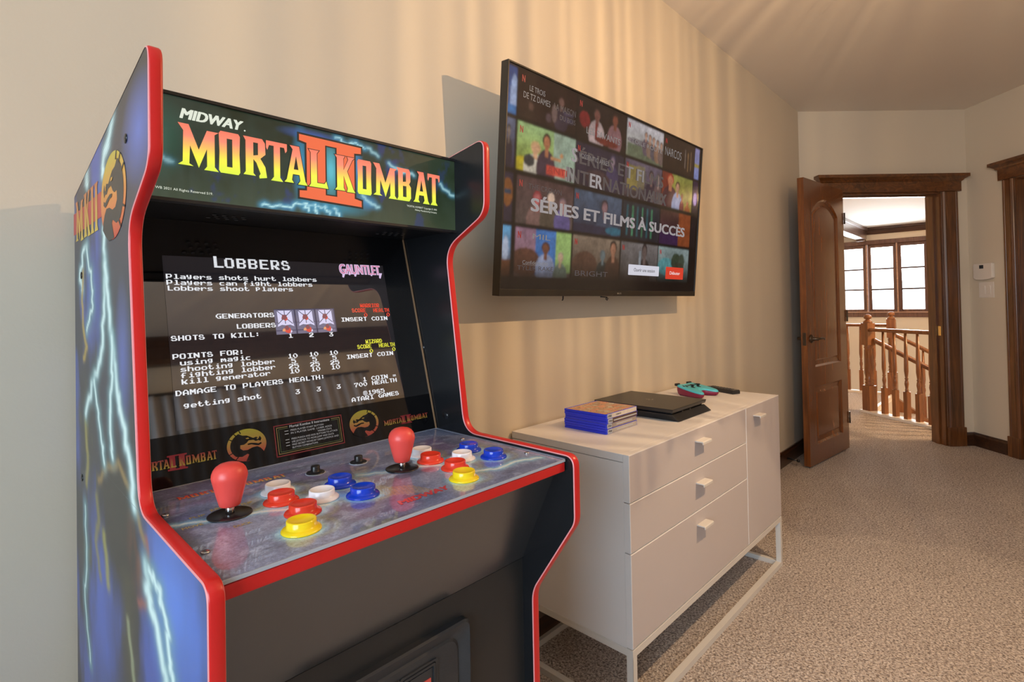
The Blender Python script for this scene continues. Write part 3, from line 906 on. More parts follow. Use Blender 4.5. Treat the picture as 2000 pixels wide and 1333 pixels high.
# side artwork, painted on a grid that follows the front edge
fpts = [p for p in PROF if p[0] < 1.0]
fz = np.array([p[1] for p in fpts]); fy = np.array([p[0] for p in fpts])
order = np.maximum.accumulate(fz)
zrow = np.unique(np.concatenate([np.linspace(0, 1.47, 330), np.linspace(.94, .965, 14), fz[fz < 1.471]]))
ztip = max(p[1] for p in PROF)
zrow = zrow[zrow <= ztip]
ktip = int(np.argmax(fz))
fyz = np.interp(zrow, order[:ktip+1]+np.arange(ktip+1)*1e-9, fy[:ktip+1])
ytip = fy[ktip]
by = np.where(zrow <= 1.39, 1.23, 1.23+(ytip-1.23)*(zrow-1.39)/(ztip-1.39))
NU = 150
tt = np.linspace(0, 1, NU)
Yg = fyz[:, None] + (by-fyz)[:, None]*tt[None, :]
Zg = np.repeat(zrow[:, None], NU, 1)
Ys = Yg/1.45*1.0                                # the art is stretched in depth like the cabinet
A = np.zeros(Yg.shape+(3,)) + np.array(S(42, 46, 62))
n1 = fbm(Yg*5+3, Zg*4, 3); n2 = fbm(Yg*9, Zg*5+7, 5); n3 = fbm(Yg*26, Zg*14, 8)
A = mixc(A, S(28, 30, 36), (n1-.45)*4)
A = mixc(A, S(66, 92, 178), np.clip((n2-.52)*4, 0, .8))
A = mixc(A, S(96, 120, 205), np.clip(1-np.hypot((Yg-.72)/.10, (Zg-1.39)/.07), 0, 1)*.8)
A = mixc(A, S(86, 128, 215), np.clip(1.15-np.hypot((Yg-.60)/.16, (Zg-.90)/.10), 0, 1)*.95)
A = mixc(A, S(70, 100, 190), np.clip(1.1-np.hypot((Yg-1.0)/.16, (Zg-.74)/.20), 0, 1)*.9)
A = mixc(A, S(90, 110, 190), np.clip(1.1-np.hypot((Yg-.82)/.05, (Zg-1.12)/.10), 0, 1)*.7)
A = mixc(A, S(70, 84, 130), np.clip(1.1-np.hypot((Yg-1.05)/.05, (Zg-1.17)/.05), 0, 1)*.6)
# drifting dark smoke with olive and ochre wisps in the lower half
smk = np.clip(1.9-np.hypot((Yg-.85)/.13, (Zg-.905)/.075)*1.2 + (n3-.5)*1.0, 0, 1)
A = mixc(A, S(30, 30, 26), smk*1.0)
smk2 = np.clip(1.2-np.hypot((Yg-1.12)/.10, (Zg-.88)/.22) + (n3-.5)*1.6, 0, 1)
A = mixc(A, S(52, 54, 34), smk2*.9)
A = mixc(A, S(150, 140, 62), np.clip((n3-.62)*6, 0, .7)*np.clip(1.2-np.hypot((Yg-1.10)/.09, (Zg-.95)/.16), 0, 1))
A = mixc(A, S(128, 66, 42), np.clip(1-np.hypot((Yg-.74)/.07, (Zg-.90)/.07), 0, 1)*np.clip((n3-.42)*4, 0, .7))
A = mixc(A, S(60, 58, 34), np.clip(1.2-dpoly(Yg, Zg, [(.80, .84), (.79, .76), (.73, .66), (.68, .50)], .6, 1)/.030, 0, 1)*.8)
for k_, (p_, c_, w_) in enumerate((([(1.0, .93), (.93, .965), (.85, .985), (.77, .965), (.71, .925) ], S(150, 122, 66), .006), ([(.70, .93), (.685, .895), (.70, .86), (.74, .845)], S(150, 84, 66), .005), ([(1.02, .90), (1.0, .87), (1.03, .83), (.99, .79)], S(134, 128, 66), .008), ([(.96, .86), (.94, .83), (.93, .80)], S(160, 156, 70), .009), ([(.80, .80), (.775, .75), (.74, .70)], S(150, 156, 120), .006), ([(1.12, 1.0), (1.10, .95), (1.115, .90)], S(160, 150, 72), .008))):
    A = mixc(A, c_, np.exp(-(dpoly(Yg, Zg, jitter(p_, 4, .004, 90+k_), .62, 1)/w_)**2)*.85)
def bolt(pts, w=.005, seed=1, amp=.007, glow=.0135, k=1.0):
    global A
    d = dpoly(Yg, Zg, jitter(pts, 5, amp, seed), .62, 1)
    A = mixc(A, S(110, 160, 165), np.exp(-(d/glow)**2)*.8*k)
    A = mixc(A, S(224, 250, 246), np.exp(-(d/(w*.8))**2)*k)
bolt([(.945, 1.30), (.932, 1.24), (.945, 1.19), (.968, 1.125), (1.034, 1.076), (1.118, 1.014)], .0075, 1)
bolt([(.935, 1.25), (.914, 1.206), (.89, 1.148), (.856, 1.077), (.828, 1.047), (.781, 1.0), (.76, .95)], .0085, 2)
bolt([(.89, 1.148), (.893, 1.078), (.905, 1.03), (.891, .985)], .006, 3)
bolt([(1.034, 1.076), (.981, 1.005), (.953, .965)], .005, 4)
bolt([(1.094, 1.29), (1.166, 1.255), (1.15, 1.22)], .006, 5, .012)
bolt([(1.094, 1.285), (1.044, 1.213), (1.046, 1.184), (1.101, 1.152)], .004, 6, .012)
bolt([(.872, 1.448), (.90, 1.42), (.938, 1.403), (.95, 1.38)], .007, 7)
bolt([(1.10, 1.42), (1.085, 1.39)], .009, 8, .004)
bolt([(.705, .90), (.695, .875), (.671, .859), (.642, .832), (.61, .79), (.585, .70), (.58, .5)], .0085, 9, .008)
bolt([(.69, .90), (.650, .895), (.620, .873), (.605, .84), (.59, .80)], .005, 10, .006)
bolt([(1.13, .86), (1.12, .78), (1.14, .70), (1.09, .62)], .003, 11)
A = mixc(A, S(190, 160, 60), np.exp(-(dpoly(Yg, Zg, jitter([(1.135, 1.25), (1.15, 1.20), (1.14, 1.16), (1.10, 1.125), (1.135, 1.105)], 3, .006, 3), .62, 1)/.006)**2)*.9)

sideL = MB()
vs = [(AX0, y, z) for y, z in zip(Yg.ravel(), Zg.ravel())]
nr = len(zrow)
sideL.add(vs, [(j*NU+i, (j+1)*NU+i, (j+1)*NU+i+1, j*NU+i+1) for j in range(nr-1) for i in range(NU-1)], 0, False, [tuple(c) for c in A.reshape(-1, 3)])
sideL.prism(PROF, lambda a, b, t: (t, a, b), AX0+.0004, AX0i, 1)
GOLD = M_grad('crest_gold', [(.0, S(198, 60, 40)), (.4, S(222, 128, 62)), (.75, S(214, 160, 60)), (1, S(196, 176, 60))])
CRBLK = M_plain('crest_black', S(44, 42, 40), .35, .05)
MKLET = M_grad('side_letters', [(0, S(208, 178, 64)), (.5, S(206, 152, 62)), (1, S(196, 110, 60))])
BAND = M_plain('side_band', S(186, 58, 58), .35, .04)
fs_ = lambda a, b, l=0.0: (AX0-.0003-l, -a, b)                 # a = -Y so the lettering reads left to right
emblem(sideL, fs_, -.872, 1.337, .086, .0585, 2, 3, -1)
for q in ([(-1.237, 1.322), (-1.205, 1.321), (-1.205, 1.359), (-1.236, 1.360)], [(-1.205, 1.321), (-.957, 1.320), (-.957, 1.357), (-1.205, 1.359)]):
    sideL.flat(q, lambda a, b: fs_(a, b), 5)
for ch, a0, a1 in (('M', -1.207, -1.125), ('K', -1.118, -1.052), ('I', -1.050, -1.018), ('I', -1.015, -.983)):
    sideL.flat([[(a0+(a1-a0)*x, 1.304+.073*y) for x, y in l] for l in SER[ch]], lambda a, b: fs_(a, b, .0002), 4, None, lambda a, b: max(.001, (b-1.304)/.073))
for (y, z) in ((.787, 1.394), (1.15, 1.245), (1.16, .90)):
    sideL.lathe([(.006, 0), (.006, .001), (.002, .0016), (.0, .001)], lambda x, q, h, y=y, z=z: (AX0-h, y+x*1.3, z+q), 14, 1)
REDP = M_plain('highlight_lip', S(228, 150, 150), .4, .02)  # pale red paints the edge highlight onto the moulding lip
def trim_strip(x0, x1, parent):
    t = MB()
    pts = PROF[1:-2] + [PROF[-2]]
    pts = [PROF[0]] + pts
    k = len(pts)
    rows = []
    for i, p in enumerate(pts):
        a = Vector(pts[max(i-1, 0)]); b = Vector(pts[min(i+1, k-1)])
        d = (b-a).normalized(); n = Vector((-d.y, d.x))
        p = Vector(p)
        pr = [(-.0004, -.0005), (.0004, .0012), (.0022, .0022), (x1-x0-.0022, .0022), (x1-x0-.0004, .0012), (x1-x0+.0004, -.0005)]
        rows.append([(x0+dx, p.x+n.x*dn_, p.y+n.y*dn_) for dx, dn_ in pr])
    vs = [q for r in rows for q in r]
    fs = [(i*6+j, i*6+j+1, (i+1)*6+j+1, (i+1)*6+j) for i in range(k-1) for j in range(5)]
    t.add(vs, [f for i, f in enumerate(fs) if i % 5 in (1, 2, 3)], 0, True)
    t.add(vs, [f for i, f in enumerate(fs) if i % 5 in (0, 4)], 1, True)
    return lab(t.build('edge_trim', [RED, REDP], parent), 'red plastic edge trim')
SIDEART = M_vcol('side_art', .36, 0, .0)
SIDEART.node_tree.nodes['Principled BSDF'].inputs['IOR'].default_value = 1.9
sl = lab(sideL.build('side_panel', [SIDEART, BLACKV, GOLD, CRBLK, MKLET, BAND], cab, fix=False, use_col=True), 'left side panel printed with lightning and a dragon crest')
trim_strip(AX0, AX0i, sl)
sr_ = MB().prism(PROF, lambda a, b, t: (t, a, b), AX1i, AX1, 0)
for (y, z) in ((.79, .975), (.86, 1.10)):
    sr_.lathe([(.0065, 0), (.0065, .001), (.0, .0012)], lambda x, q, h, y=y, z=z: (AX1i-h, y+x*1.3, z+q), 14, 1)
sr = lab(sr_.build('side_panel', [BLACKV, BLACKP], cab), 'right side panel with black inner face')
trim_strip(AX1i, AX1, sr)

# carcass: back, top, base
c_ = MB().box(AX0i, AX1i, 1.195, 1.215, .02, 1.385)
c_.prism([(.758, 1.4515), (1.2, 1.391), (1.2, 1.376), (.758, 1.437)], lambda a, b, t: (t, a, b), AX0i, AX1i)
c_.box(AX0i, AX1i, .60, 1.2, .03, .05)
c_.build('back_panel', BLACKM, cab)

# marquee: backlit printed panel
mu = np.linspace(AX0i, AX1i, 190); mv = np.linspace(1.3205, 1.4485, 60)
UU, VV = np.meshgrid(mu, mv)
m1, m2 = fbm(UU*22, VV*26, 21), fbm(UU*40+5, VV*30, 22)
Ma = np.zeros(UU.shape+(3,)) + np.array(S(46, 58, 48))
Ma = mixc(Ma, S(30, 40, 26), (m1-.5)*4)
Ma = mixc(Ma, S(72, 84, 66), np.clip((1.375-VV)/.06, 0, 1)*.7)
Ma = mixc(Ma, S(58, 104, 88), np.clip(1.1-np.hypot((UU-.165)/.035, (VV-1.395)/.05), 0, 1)*.6)
Ma = mixc(Ma, S(46, 60, 122), np.clip((m2-.62)*6, 0, .55))
Ma = mixc(Ma, S(34, 52, 26), np.clip((UU-.52)/.06, 0, 1)*.45)
for cx, cy, rx, ry, col, k in ((.341, 1.39, .013, .06, S(64, 150, 190), .8), (.387, 1.39, .016, .045, S(92, 186, 202), 1.0), (.43, 1.40, .012, .05, S(64, 140, 190), .8), (.36, 1.437, .05, .009, S(60, 96, 170), .8), (.40, 1.335, .05, .012, S(60, 130, 150), .9), (.448, 1.35, .02, .014, S(80, 150, 200), .7)):
    Ma = mixc(Ma, col, np.clip(1.15-np.hypot((UU-cx)/rx, (VV-cy)/ry), 0, 1)*k)
def mbolt(pts, seed, w=.0012, amp=.003, k=1.0):
    global Ma
    d = dpoly(UU, VV, jitter(pts, 5, amp, seed))
    Ma = mixc(Ma, S(70, 150, 185), np.exp(-(d/.005)**2)*.8*k); Ma = mixc(Ma, S(190, 236, 240), np.exp(-(d/w)**2)*k)
mbolt([(.285, 1.3255), (.315, 1.327), (.34, 1.333), (.36, 1.335), (.38, 1.334)], 1)
mbolt([(.345, 1.335), (.352, 1.325)], 2); mbolt([(.362, 1.336), (.364, 1.323)], 3); mbolt([(.378, 1.335), (.385, 1.324)], 4); mbolt([(.392, 1.334), (.40, 1.323)], 14)
mbolt([(.395, 1.443), (.41, 1.438), (.43, 1.442), (.445, 1.436)], 5, k=.8)
mbolt([(.45, 1.438), (.47, 1.428)], 6, .002, k=.5); mbolt([(.49, 1.421), (.515, 1.412), (.54, 1.408)], 7, .002, k=.6)
mbolt([(.597, 1.402), (.612, 1.392), (.628, 1.385)], 8, .002, k=.6); mbolt([(.44, 1.36), (.455, 1.35), (.47, 1.345)], 9, .002, k=.6)
mbolt([(.1525, 1.38), (.165, 1.37), (.178, 1.366)], 10, .002, k=.35)
MY = .752
mq = MB()
grid_mesh(mq, lambda u, v: (u, MY, v), mu, mv, Ma, 0)
mq.box(AX0i, AX1i, MY+.0005, MY+.02, 1.318, 1.4515, 1)
mq.box(AX0i, AX1i, MY-.004, MY+.0005, 1.4485, 1.4525, 1)
mq.box(AX0i, AX1i, MY-.004, MY+.0005, 1.3165, 1.3205, 1)
fm = lambda a, b, l=0.0: (a, MY-.0006-l, b)
MARQ = M_vcol('marquee_art', .25, 1.0, .3)
LETG = M_grad('marquee_letters', [(0, S(214, 236, 70)), (.30, S(242, 232, 74)), (.52, S(248, 184, 96)), (.74, S(244, 138, 112)), (1, S(236, 120, 96))], 1.12)
TWOE = M_emit('marquee_two', S(238, 108, 68), 1.0)
OUTE = M_emit('marquee_outline', S(34, 34, 34), 1.0)
WHTE = M_emit('marquee_white', S(224, 230, 214), 1.0)
mk_logo(mq, fm, .186, .595, 1.3615, 1.4165, 2, 3, 4)
text(mq, 'MIDWAY', fm, .1865, .262, 1.4225, 1.4355, 5, .045, .25)
mq.lathe([(.0, 0), (.0011, .0001)], lambda x, y, h: fm(.2635+x, 1.4235+y, h), 8, 5)
text(mq, '© WB 2021 All Rights Reserved S19.', fm, .1555, .2235, 1.3305, 1.3335, 5)
text(mq, '"MORTAL KOMBAT" Copyright © 1993', fm, .524, .588, 1.3525, 1.3555, 5)
text(mq, 'Midway Manufacturing Company', fm, .541, .588, 1.3475, 1.3502, 5)
lab(mq.build('marquee', [MARQ, BLACKM, LETG, TWOE, OUTE, WHTE], cab, fix=False, use_col=True), 'backlit marquee with the game title in slab letters over a red roman two')

# monitor bezel behind glass, leaning back
so_ = Vector((AX0i, .8145, .9365)); sv = Vector((0, .917-.814, 1.319-.936)).normalized(); sn = Vector((0, -sv.z, sv.y))
SW = AX1i-AX0i
def fs2(a, b, l=0.0): return so_ + Vector((a-.0028+.154-AX0i, 0, 0)) + sv*b + sn*(l+.0005)
GLASSB = M_plain('bezel_glass', (.006, .006, .007), .03, .02, ior=2.6)
SCRN = M_emit('screen_black', (.014, .012, .014), 1.0, (.004, .004, .004)); setp(SCRN.node_tree.nodes['Principled BSDF'], rough=.03, ior=2.6)
TXW = M_emit('game_text_white', (.80, .82, .86), 1.0); TXR = M_emit('game_text_red', S(236, 74, 48), 1.0); TXY = M_emit('game_text_yellow', S(226, 224, 60), 1.0)
TILE = M_emit('game_tile', S(112, 108, 132), 1.0); TILD = M_emit('game_tile_dark', S(70, 66, 92), 1.0); TILW = M_emit('game_tile_light', S(214, 210, 240), 1.0); SPR = M_emit('game_sprite', S(214, 78, 66), 1.0); SPD = M_emit('game_sprite_dark', S(132, 78, 84), 1.0)
PNK = M_emit('game_logo_pink', S(206, 120, 150), 1.0); LIL = M_emit('game_logo_lilac', S(214, 190, 226), 1.0)
sc = MB()
sc.obox(so_ + sv*.078, (SW, 0, 0), sv*.3185, -sn*.004, 0)
mdf = M_plain('exposed_board_edge', S(150, 116, 84), .6, .1)
sc.obox(so_ + Vector((SW-.0035, 0, 0)) + sv*.008, (.0022, 0, 0), sv*.3885, sn*.002, 1)
lab(sc.build('screen_bezel', [GLASSB, mdf], cab), 'black glass monitor bezel')
px, py = .0011, .001062
u0, v0_ = .0485, .338
sm = MB()
q = lambda a0, a1, b0, b1, l, mi: sm.add([fs2(a0, b0, l), fs2(a1, b0, l), fs2(a1, b1, l), fs2(a0, b1, l)], [(0, 1, 2, 3)], mi)
q(.0485, .4185, .083, .338, .0002, 0)
ft = lambda a, b: fs2(a, b, .0005)
for s_, u, v in (('Players shots hurt lobbers', .050, .3095), ('Players can fight lobbers', .050, .3003), ('Lobbers shoot players', .050, .2915), ('GENERATORS', .1105, .2475), ('LOBBERS', .1375, .2305), ('SHOTS TO KILL:', .050, .2165),
                 ('POINTS FOR:', .050, .1900), ('using magic', .0585, .1805), ('shooting lobber', .0585, .1713), ('fighting lobber', .0585, .1623), ('kill generator', .0585, .1533), ('DAMAGE TO PLAYERS HEALTH:', .050, .1380), ('getting shot', .0585, .1195),
                 ('1', .2155, .2115), ('2', .2510, .2108), ('3', .2865, .2100), ('10', .2105, .1775), ('10', .2460, .1775), ('10', .2815, .1772), ('5', .2155, .1690), ('5', .2510, .1688), ('5', .2865, .1685), ('25', .2105, .1607), ('25', .2460, .1605), ('25', .2815, .1602), ('10', .2105, .1525), ('10', .2460, .1522), ('10', .2815, .1520),
                 ('3', .2155, .1185), ('3', .2510, .1183), ('3', .2865, .1180), ('INSERT COIN', .3125, .2355), ('INSERT COIN', .3125, .1675), ('1 COIN =', .3370, .1250), ('700 HEALTH', .3195, .1165), ('@1985', .3345, .1005), ('ATARI GAMES', .3105, .0920)):
    pixtext(sm, s_, ft, u, v, px, py, 1)
for s_, u, v, mi in (('WARRIOR', .3550, .2610, 2), ('SCORE', .3370, .2520, 2), ('HEALTH', .3810, .2515, 2), ('0', .3600, .2430, 2), ('0', .4080, .2425, 2), ('WIZARD', .3550, .1925, 3), ('SCORE', .3370, .1840, 3), ('HEALTH', .3810, .1838, 3), ('0', .3600, .1750, 3), ('0', .4080, .1748, 3)):
    pixtext(sm, s_, ft, u, v, px*(.66 if len(s_) > 1 else .9), py, mi)
# heading with a light outline: small capitals after a tall initial
def heading(s, u, v, kx, ky):
    for i, ch in enumerate(s):
        k = 1.0 if i == 0 else .88
        pixtext(sm, ch, lambda a, b: fs2(a, b, .0004), u+i*.01775, v-(1-k)*7*ky*py, px*kx*k, py*ky*k, 1)
    for i, ch in enumerate(s):
        k = 1.0 if i == 0 else .88
        for r, bits in enumerate(FONT[ch]):
            for c in range(8):
                if bits & (0x80 >> c):
                    a = u+i*.01775+(c+.30)*px*kx*k; b = v-(1-k)*7*ky*py-(r+.68)*py*ky*k
                    sm.add([fs2(a, b, .0007), fs2(a+px*kx*k*.42, b, .0007), fs2(a+px*kx*k*.42, b+py*ky*k*.40, .0007), fs2(a, b+py*ky*k*.40, .0007)], [(0, 1, 2, 3)], 12)
GRYT = M_emit('game_text_grey', (.30, .31, .34), 1.0)
heading('LOBBERS', .112, .3405, 2.05, 2.5)
# three floor tiles with pale webbed nests and small red figures
for k in range(3):
    a0 = .1985+.0352*k
    q(a0, a0+.0345, .2105, .2530, .0003, 4)
    q(a0, a0+.0345, .2515, .2530, .0004, 5); q(a0+.0325, a0+.0345, .2105, .2530, .0004, 5); q(a0, a0+.0345, .2160, .2175, .0004, 5); q(a0, a0+.0345, .2300, .2308, .0004, 5)
    b0 = a0+.0045
    sm.flat([(b0, .2505), (b0+.024, .2505), (b0+.0245, .231), (b0+.026, .2235), (b0+.019, .2265), (b0+.012, .2255), (b0+.006, .2265), (b0-.001, .2235), (b0+.0005, .231)], lambda a, b: fs2(a, b, .0005), 6)
    for (p, r_) in (((b0, .2505), (b0+.024, .228)), ((b0+.024, .2505), (b0, .228)), ((b0+.012, .2505), (b0+.012, .228))):
        d = Vector((r_[0]-p[0], r_[1]-p[1])); d.normalize(); w_ = Vector((-d.y, d.x))*.0006
        sm.flat([(p[0]+w_.x, p[1]+w_.y), (r_[0]+w_.x, r_[1]+w_.y), (r_[0]-w_.x, r_[1]-w_.y), (p[0]-w_.x, p[1]-w_.y)], lambda a, b: fs2(a, b, .0006), 5)
    rg = random.Random(3)
    for (cu, cv, rr, mi) in ((b0+.011, .2395, .0052, 8), (b0+.0125, .2375, .0035, 7), (b0+.015, .2165, .0050, 7), (b0+.013, .2205, .0036, 8), (b0+.008, .2170, .0028, 9), (b0+.019, .2150, .0022, 6)):
        sm.flat([(cu+rr*(1+.35*rg.uniform(-1, 1))*math.cos(t*.7854), cv+rr*(1+.35*rg.uniform(-1, 1))*math.sin(t*.7854)) for t in range(8)], lambda a, b, mi=mi: fs2(a, b, .0007+mi*.00002), mi)
SKN = M_emit('game_sprite_tan', S(226, 158, 110), 1.0)
# ornate red game logo with drips
text(sm, 'GAUNTLET', lambda a, b: fs2(a, b, .0005), .3245, .4110, .3180, .3375, 11, .055)
text(sm, 'GAUNTLET', lambda a, b: fs2(a, b, .0007), .3255, .4100, .3190, .3365, 10, .0)
for (a, b, c_) in ((.331, .311, .003), (.3555, .3135, .0025), (.408, .311, .003), (.344, .316, .002), (.39, .3155, .002)):
    sm.flat([(a-.001, .322), (a+c_+.003, .322), (a+.001, b), (a-.002, b+.001)], lambda p, q_: fs2(p, q_, .0004), 11)
sm.build('screen', [SCRN, TXW, TXR, TXY, TILE, TILD, TILW, SPR, SPD, SKN, PNK, LIL, GRYT], cab, fix=False)

# printed strip under the monitor
ba = MB()
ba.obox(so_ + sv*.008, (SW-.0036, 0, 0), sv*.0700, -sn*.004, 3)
fb = lambda a, b, l=0.0: fs2(a, b, .0002+l)
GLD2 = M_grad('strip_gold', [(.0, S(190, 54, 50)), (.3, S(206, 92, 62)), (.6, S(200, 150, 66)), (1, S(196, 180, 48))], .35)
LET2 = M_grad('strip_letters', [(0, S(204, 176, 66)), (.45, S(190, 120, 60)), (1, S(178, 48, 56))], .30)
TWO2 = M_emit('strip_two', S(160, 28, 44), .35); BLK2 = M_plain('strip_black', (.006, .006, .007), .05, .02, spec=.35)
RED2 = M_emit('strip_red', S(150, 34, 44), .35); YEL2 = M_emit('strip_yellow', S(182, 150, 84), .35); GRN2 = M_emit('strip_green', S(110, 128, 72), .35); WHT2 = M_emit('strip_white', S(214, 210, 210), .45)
emblem(ba, fb, .1365, .0470, .0275, .0232, 0, 3, 1)
emblem(ba, fb, .3290, .0455, .0278, .0226, 0, 3, -1)
mk_logo(ba, fb, -.0005, .0955, .0360, .0480, 1, 2)
mk_logo(ba, fb, .3665, .4625, .0340, .0430, 1, 2)
def frame(a0, a1, b0, b1, w, mi, gap=None):
    for (p0, p1, q0, q1) in ((a0, a1, b0, b0+w), (a0, a0+w, b0, b1), (a1-w, a1, b0, b1)):
        ba.add([fb(p0, q0), fb(p1, q0), fb(p1, q1), fb(p0, q1)], [(0, 1, 2, 3)], mi)
    for (p0, p1) in ([(a0, a1)] if gap is None else [(a0, gap[0]), (gap[1], a1)]):
        ba.add([fb(p0, b1-w), fb(p1, b1-w), fb(p1, b1), fb(p0, b1)], [(0, 1, 2, 3)], mi)
frame(.1765, .2890, .0195, .0672, .0016, 4)
frame(.1805, .2850, .0232, .0636, .0009, 5, (.198, .270))
frame(.1835, .2820, .0260, .0610, .0006, 6, (.198, .270))
text(ba, 'Mortal Kombat II Instructions', fb, .2010, .2670, .0607, .0645, 7, .01)
for i, (s_, a0, a1) in enumerate((('PRESS PLAYER START BUTTON', .2020, .2560), ('IN 2 PLAYER GAME  LOSER ADDS', .2020, .2700), ('WINNER STAYS', .2450, .2690), ('PRESS PUNCH AND KICK BUTTONS TO ATTACK', .2020, .2790), ('USE JOYSTICK TO MOVE JUMP AND DUCK', .2020, .2720), ('FIND SECRET MOVES BY USING JOYSTICK AND', .2020, .2795), ('BUTTON COMBINATIONS', .2020, .2430))):
    v = .0552-.00445*i
    text(ba, s_, fb, a0, a1, v, v+.0026, 7)
    if i not in (2, 6):
        ba.add([fb(.1925, v+.0008), fb(.1985, v+.0008), fb(.1985, v+.0016), fb(.1925, v+.0016)], [(0, 1, 2, 3)], 7)
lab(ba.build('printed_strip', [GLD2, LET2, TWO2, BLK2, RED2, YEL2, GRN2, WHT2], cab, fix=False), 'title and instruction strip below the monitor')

# hood under the marquee, with speaker holes
hd = MB().prism([(.757, 1.3205), (.917, 1.3195), (.917, 1.33), (.757, 1.332)], lambda a, b, t: (t, a, b), AX0i, AX1i, 0)
SPKR = M_plain('speaker_hole_rim', (.10, .10, .10), .5, .05)
for cx in (.25, .535):
    for i in range(4):
        for j in range(3):
            hd.lathe([(.0, .0), (.0032, .0002)], lambda x, y, h, cx=cx, i=i, j=j: (cx+i*.013+(j % 2)*.0065+x, .835+j*.014+y, 1.3196-h-.0004+(.835-.757+j*.014)*-.006), 8, 1)
lab(hd.build('speaker_panel', [BLACKV, SPKR], cab), 'black speaker panel under the marquee')

# control deck
CZ = .947
cu_ = np.linspace(AX0i, AX1i, 190); cv_ = np.linspace(.502, .8165, 120)
UU, VV = np.meshgrid(cu_, cv_)
k1, k2, k3 = fbm(UU*16, VV*60, 31), fbm(UU*9+2, VV*11, 32), fbm(UU*70, VV*90, 33)
D = np.zeros(UU.shape+(3,)) + np.array(S(104, 112, 134))
D = mixc(D, S(70, 74, 92), np.clip((k1-.45)*4, 0, 1)*.8); D = mixc(D, S(128, 134, 150), np.clip((k2-.5)*4, 0, .8)); D = mixc(D, S(112, 92, 128), np.clip((.45-k2)*4, 0, .45))
D = mixc(D, S(150, 156, 170), np.clip((k3-.62)*5, 0, .5))
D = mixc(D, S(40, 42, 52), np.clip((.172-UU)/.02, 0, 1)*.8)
btn = [(.277, .690, 'w'), (.266, .653, 'r'), (.268, .598, 'r'), (.246, .553, 'y'), (.304, .625, 'w'), (.344, .655, 'b'), (.344, .597, 'b')]
BT = btn + [(x+.2215, y-.005, c) for x, y, c in btn]
for x, y, c in BT:
    d = np.hypot(UU-x, VV-y)
    D = mixc(D, S(150, 196, 204), np.exp(-((d-.019)/.007)**2)*.9)
    D = mixc(D, S(146, 150, 96), np.exp(-((np.hypot(UU-x-.012, VV-y+.004)-.024)/.004)**2)*.35)
def dbolt(pts, seed, w=.0022):
    global D
    d = dpoly(UU, VV, jitter(pts, 5, .003, seed)); D = mixc(D, S(140, 196, 204), np.exp(-(d/.008)**2)*.75); D = mixc(D, S(226, 246, 246), np.exp(-(d/w)**2)*.9)
for ox in (0, .225):
    dbolt([(.155+ox*1.0, .672), (.19+ox, .655), (.235+ox, .64), (.27+ox, .615), (.30+ox, .60)], 41+int(ox*10))
    D = mixc(D, S(150, 150, 80), np.exp(-(dpoly(UU, VV, [(.236+ox, .648), (.25+ox, .655)])/.006)**2)*.7)
dbolt([(.50, .56), (.53, .545), (.57, .55), (.61, .535)], 55)
# faded centre picture: ochre brush strokes
for i in range(9):
    a = .355+.006*i
    D = mixc(D, S(150, 128, 86), np.exp(-(dpoly(UU, VV, [(a, .615-.004*i), (a+.012, .57-.004*i)])/.0016)**2)*.75)
D = mixc(D, S(160, 134, 84), np.clip((k3-.5)*5, 0, .8)*np.clip(1.1-np.hypot((UU-.385)/.035, (VV-.68)/.045), 0, 1))
D = mixc(D, S(178, 96, 108), np.clip(1-np.hypot((UU-.424)/.012, (VV-.735)/.014), 0, 1)*.7)
D = np.clip(D*np.array([1.45, 1.55, 1.85]), 0, 1)
cp = MB()
grid_mesh(cp, lambda u, v: (u, v, CZ), cu_, cv_, D, 0)
cp.box(AX0i, AX1i-.006, .505, .8165, .929, .9435, 1)
cp.box(AX0i, AX1i-.004, .5005, .5022, .9435, CZ, 2)
cp.box(AX0i, AX1i, .815, .8175, .9435, CZ+.0002, 2)
cp.box(AX1i-.0045, AX1i-.003, .5022, .8165, .9435, CZ+.0002, 2)
DECK = M_vcol('deck_art', .30, 0, 1.0, .6, .035)
ACR = M_plain('acrylic_edge', S(176, 184, 196), .2, .02)
fc = lambda a, b: (a, b, CZ+.0003)
DKR = M_grad('deck_letters', [(0, S(216, 190, 100)), (.5, S(214, 110, 80)), (1, S(206, 50, 50))]); DKM = M_plain('deck_red', S(222, 80, 88), .3, .05, coat=1.0, coatr=.03); DKY = M_plain('deck_ochre', S(206, 184, 104), .3, .05, coat=1.0, coatr=.03); DKW = M_plain('deck_white', S(214, 216, 220), .3, .05)
for ch, a0, a1 in MKW:
    k = (.313-.182)/(.595-.186)
    U = lambda x: .182+(x-.186)*k
    cp.flat([[(U(a0+(a1-a0)*x), .7535+.0135*y+(U(a0)-.182)*-.06) for x, y in l] for l in SER[ch]], lambda a, b: fc(a, b), 3, None, lambda a, b: max(.001, (b-.748)/.018))
text(cp, 'MIDWAY', fc, .356, .434, .532, .5455, 4, .045, .25)
for s_, a0, a1, b in (('MOVE', .160, .180, .648), ('FLIP', .174, .190, .675), ('JUMP', .197, .213, .684), ('FLIP', .229, .242, .676), ('DUCK', .200, .218, .612)):
    text(cp, s_, fc, a0, a1, b, b+.0065, 5, .01)
for s_, a0, a1, b in (('1 PLAYER', .322, .340, .740), ('2 PLAYERS', .388, .405, .738)):
    text(cp, s_, fc, a0, a1, b, b+.003, 6)
cpo = lab(cp.build('control_panel', [DECK, BLACKV, ACR, DKR, DKM, DKY, DKW], cab, fix=False, use_col=True), 'grey stone patterned control deck under clear acrylic')
MB().box(AX0i, AX1i-.0035, .5015, .507, .9285, .9425).build('edge_trim', RED, cpo, bevel=.0015)
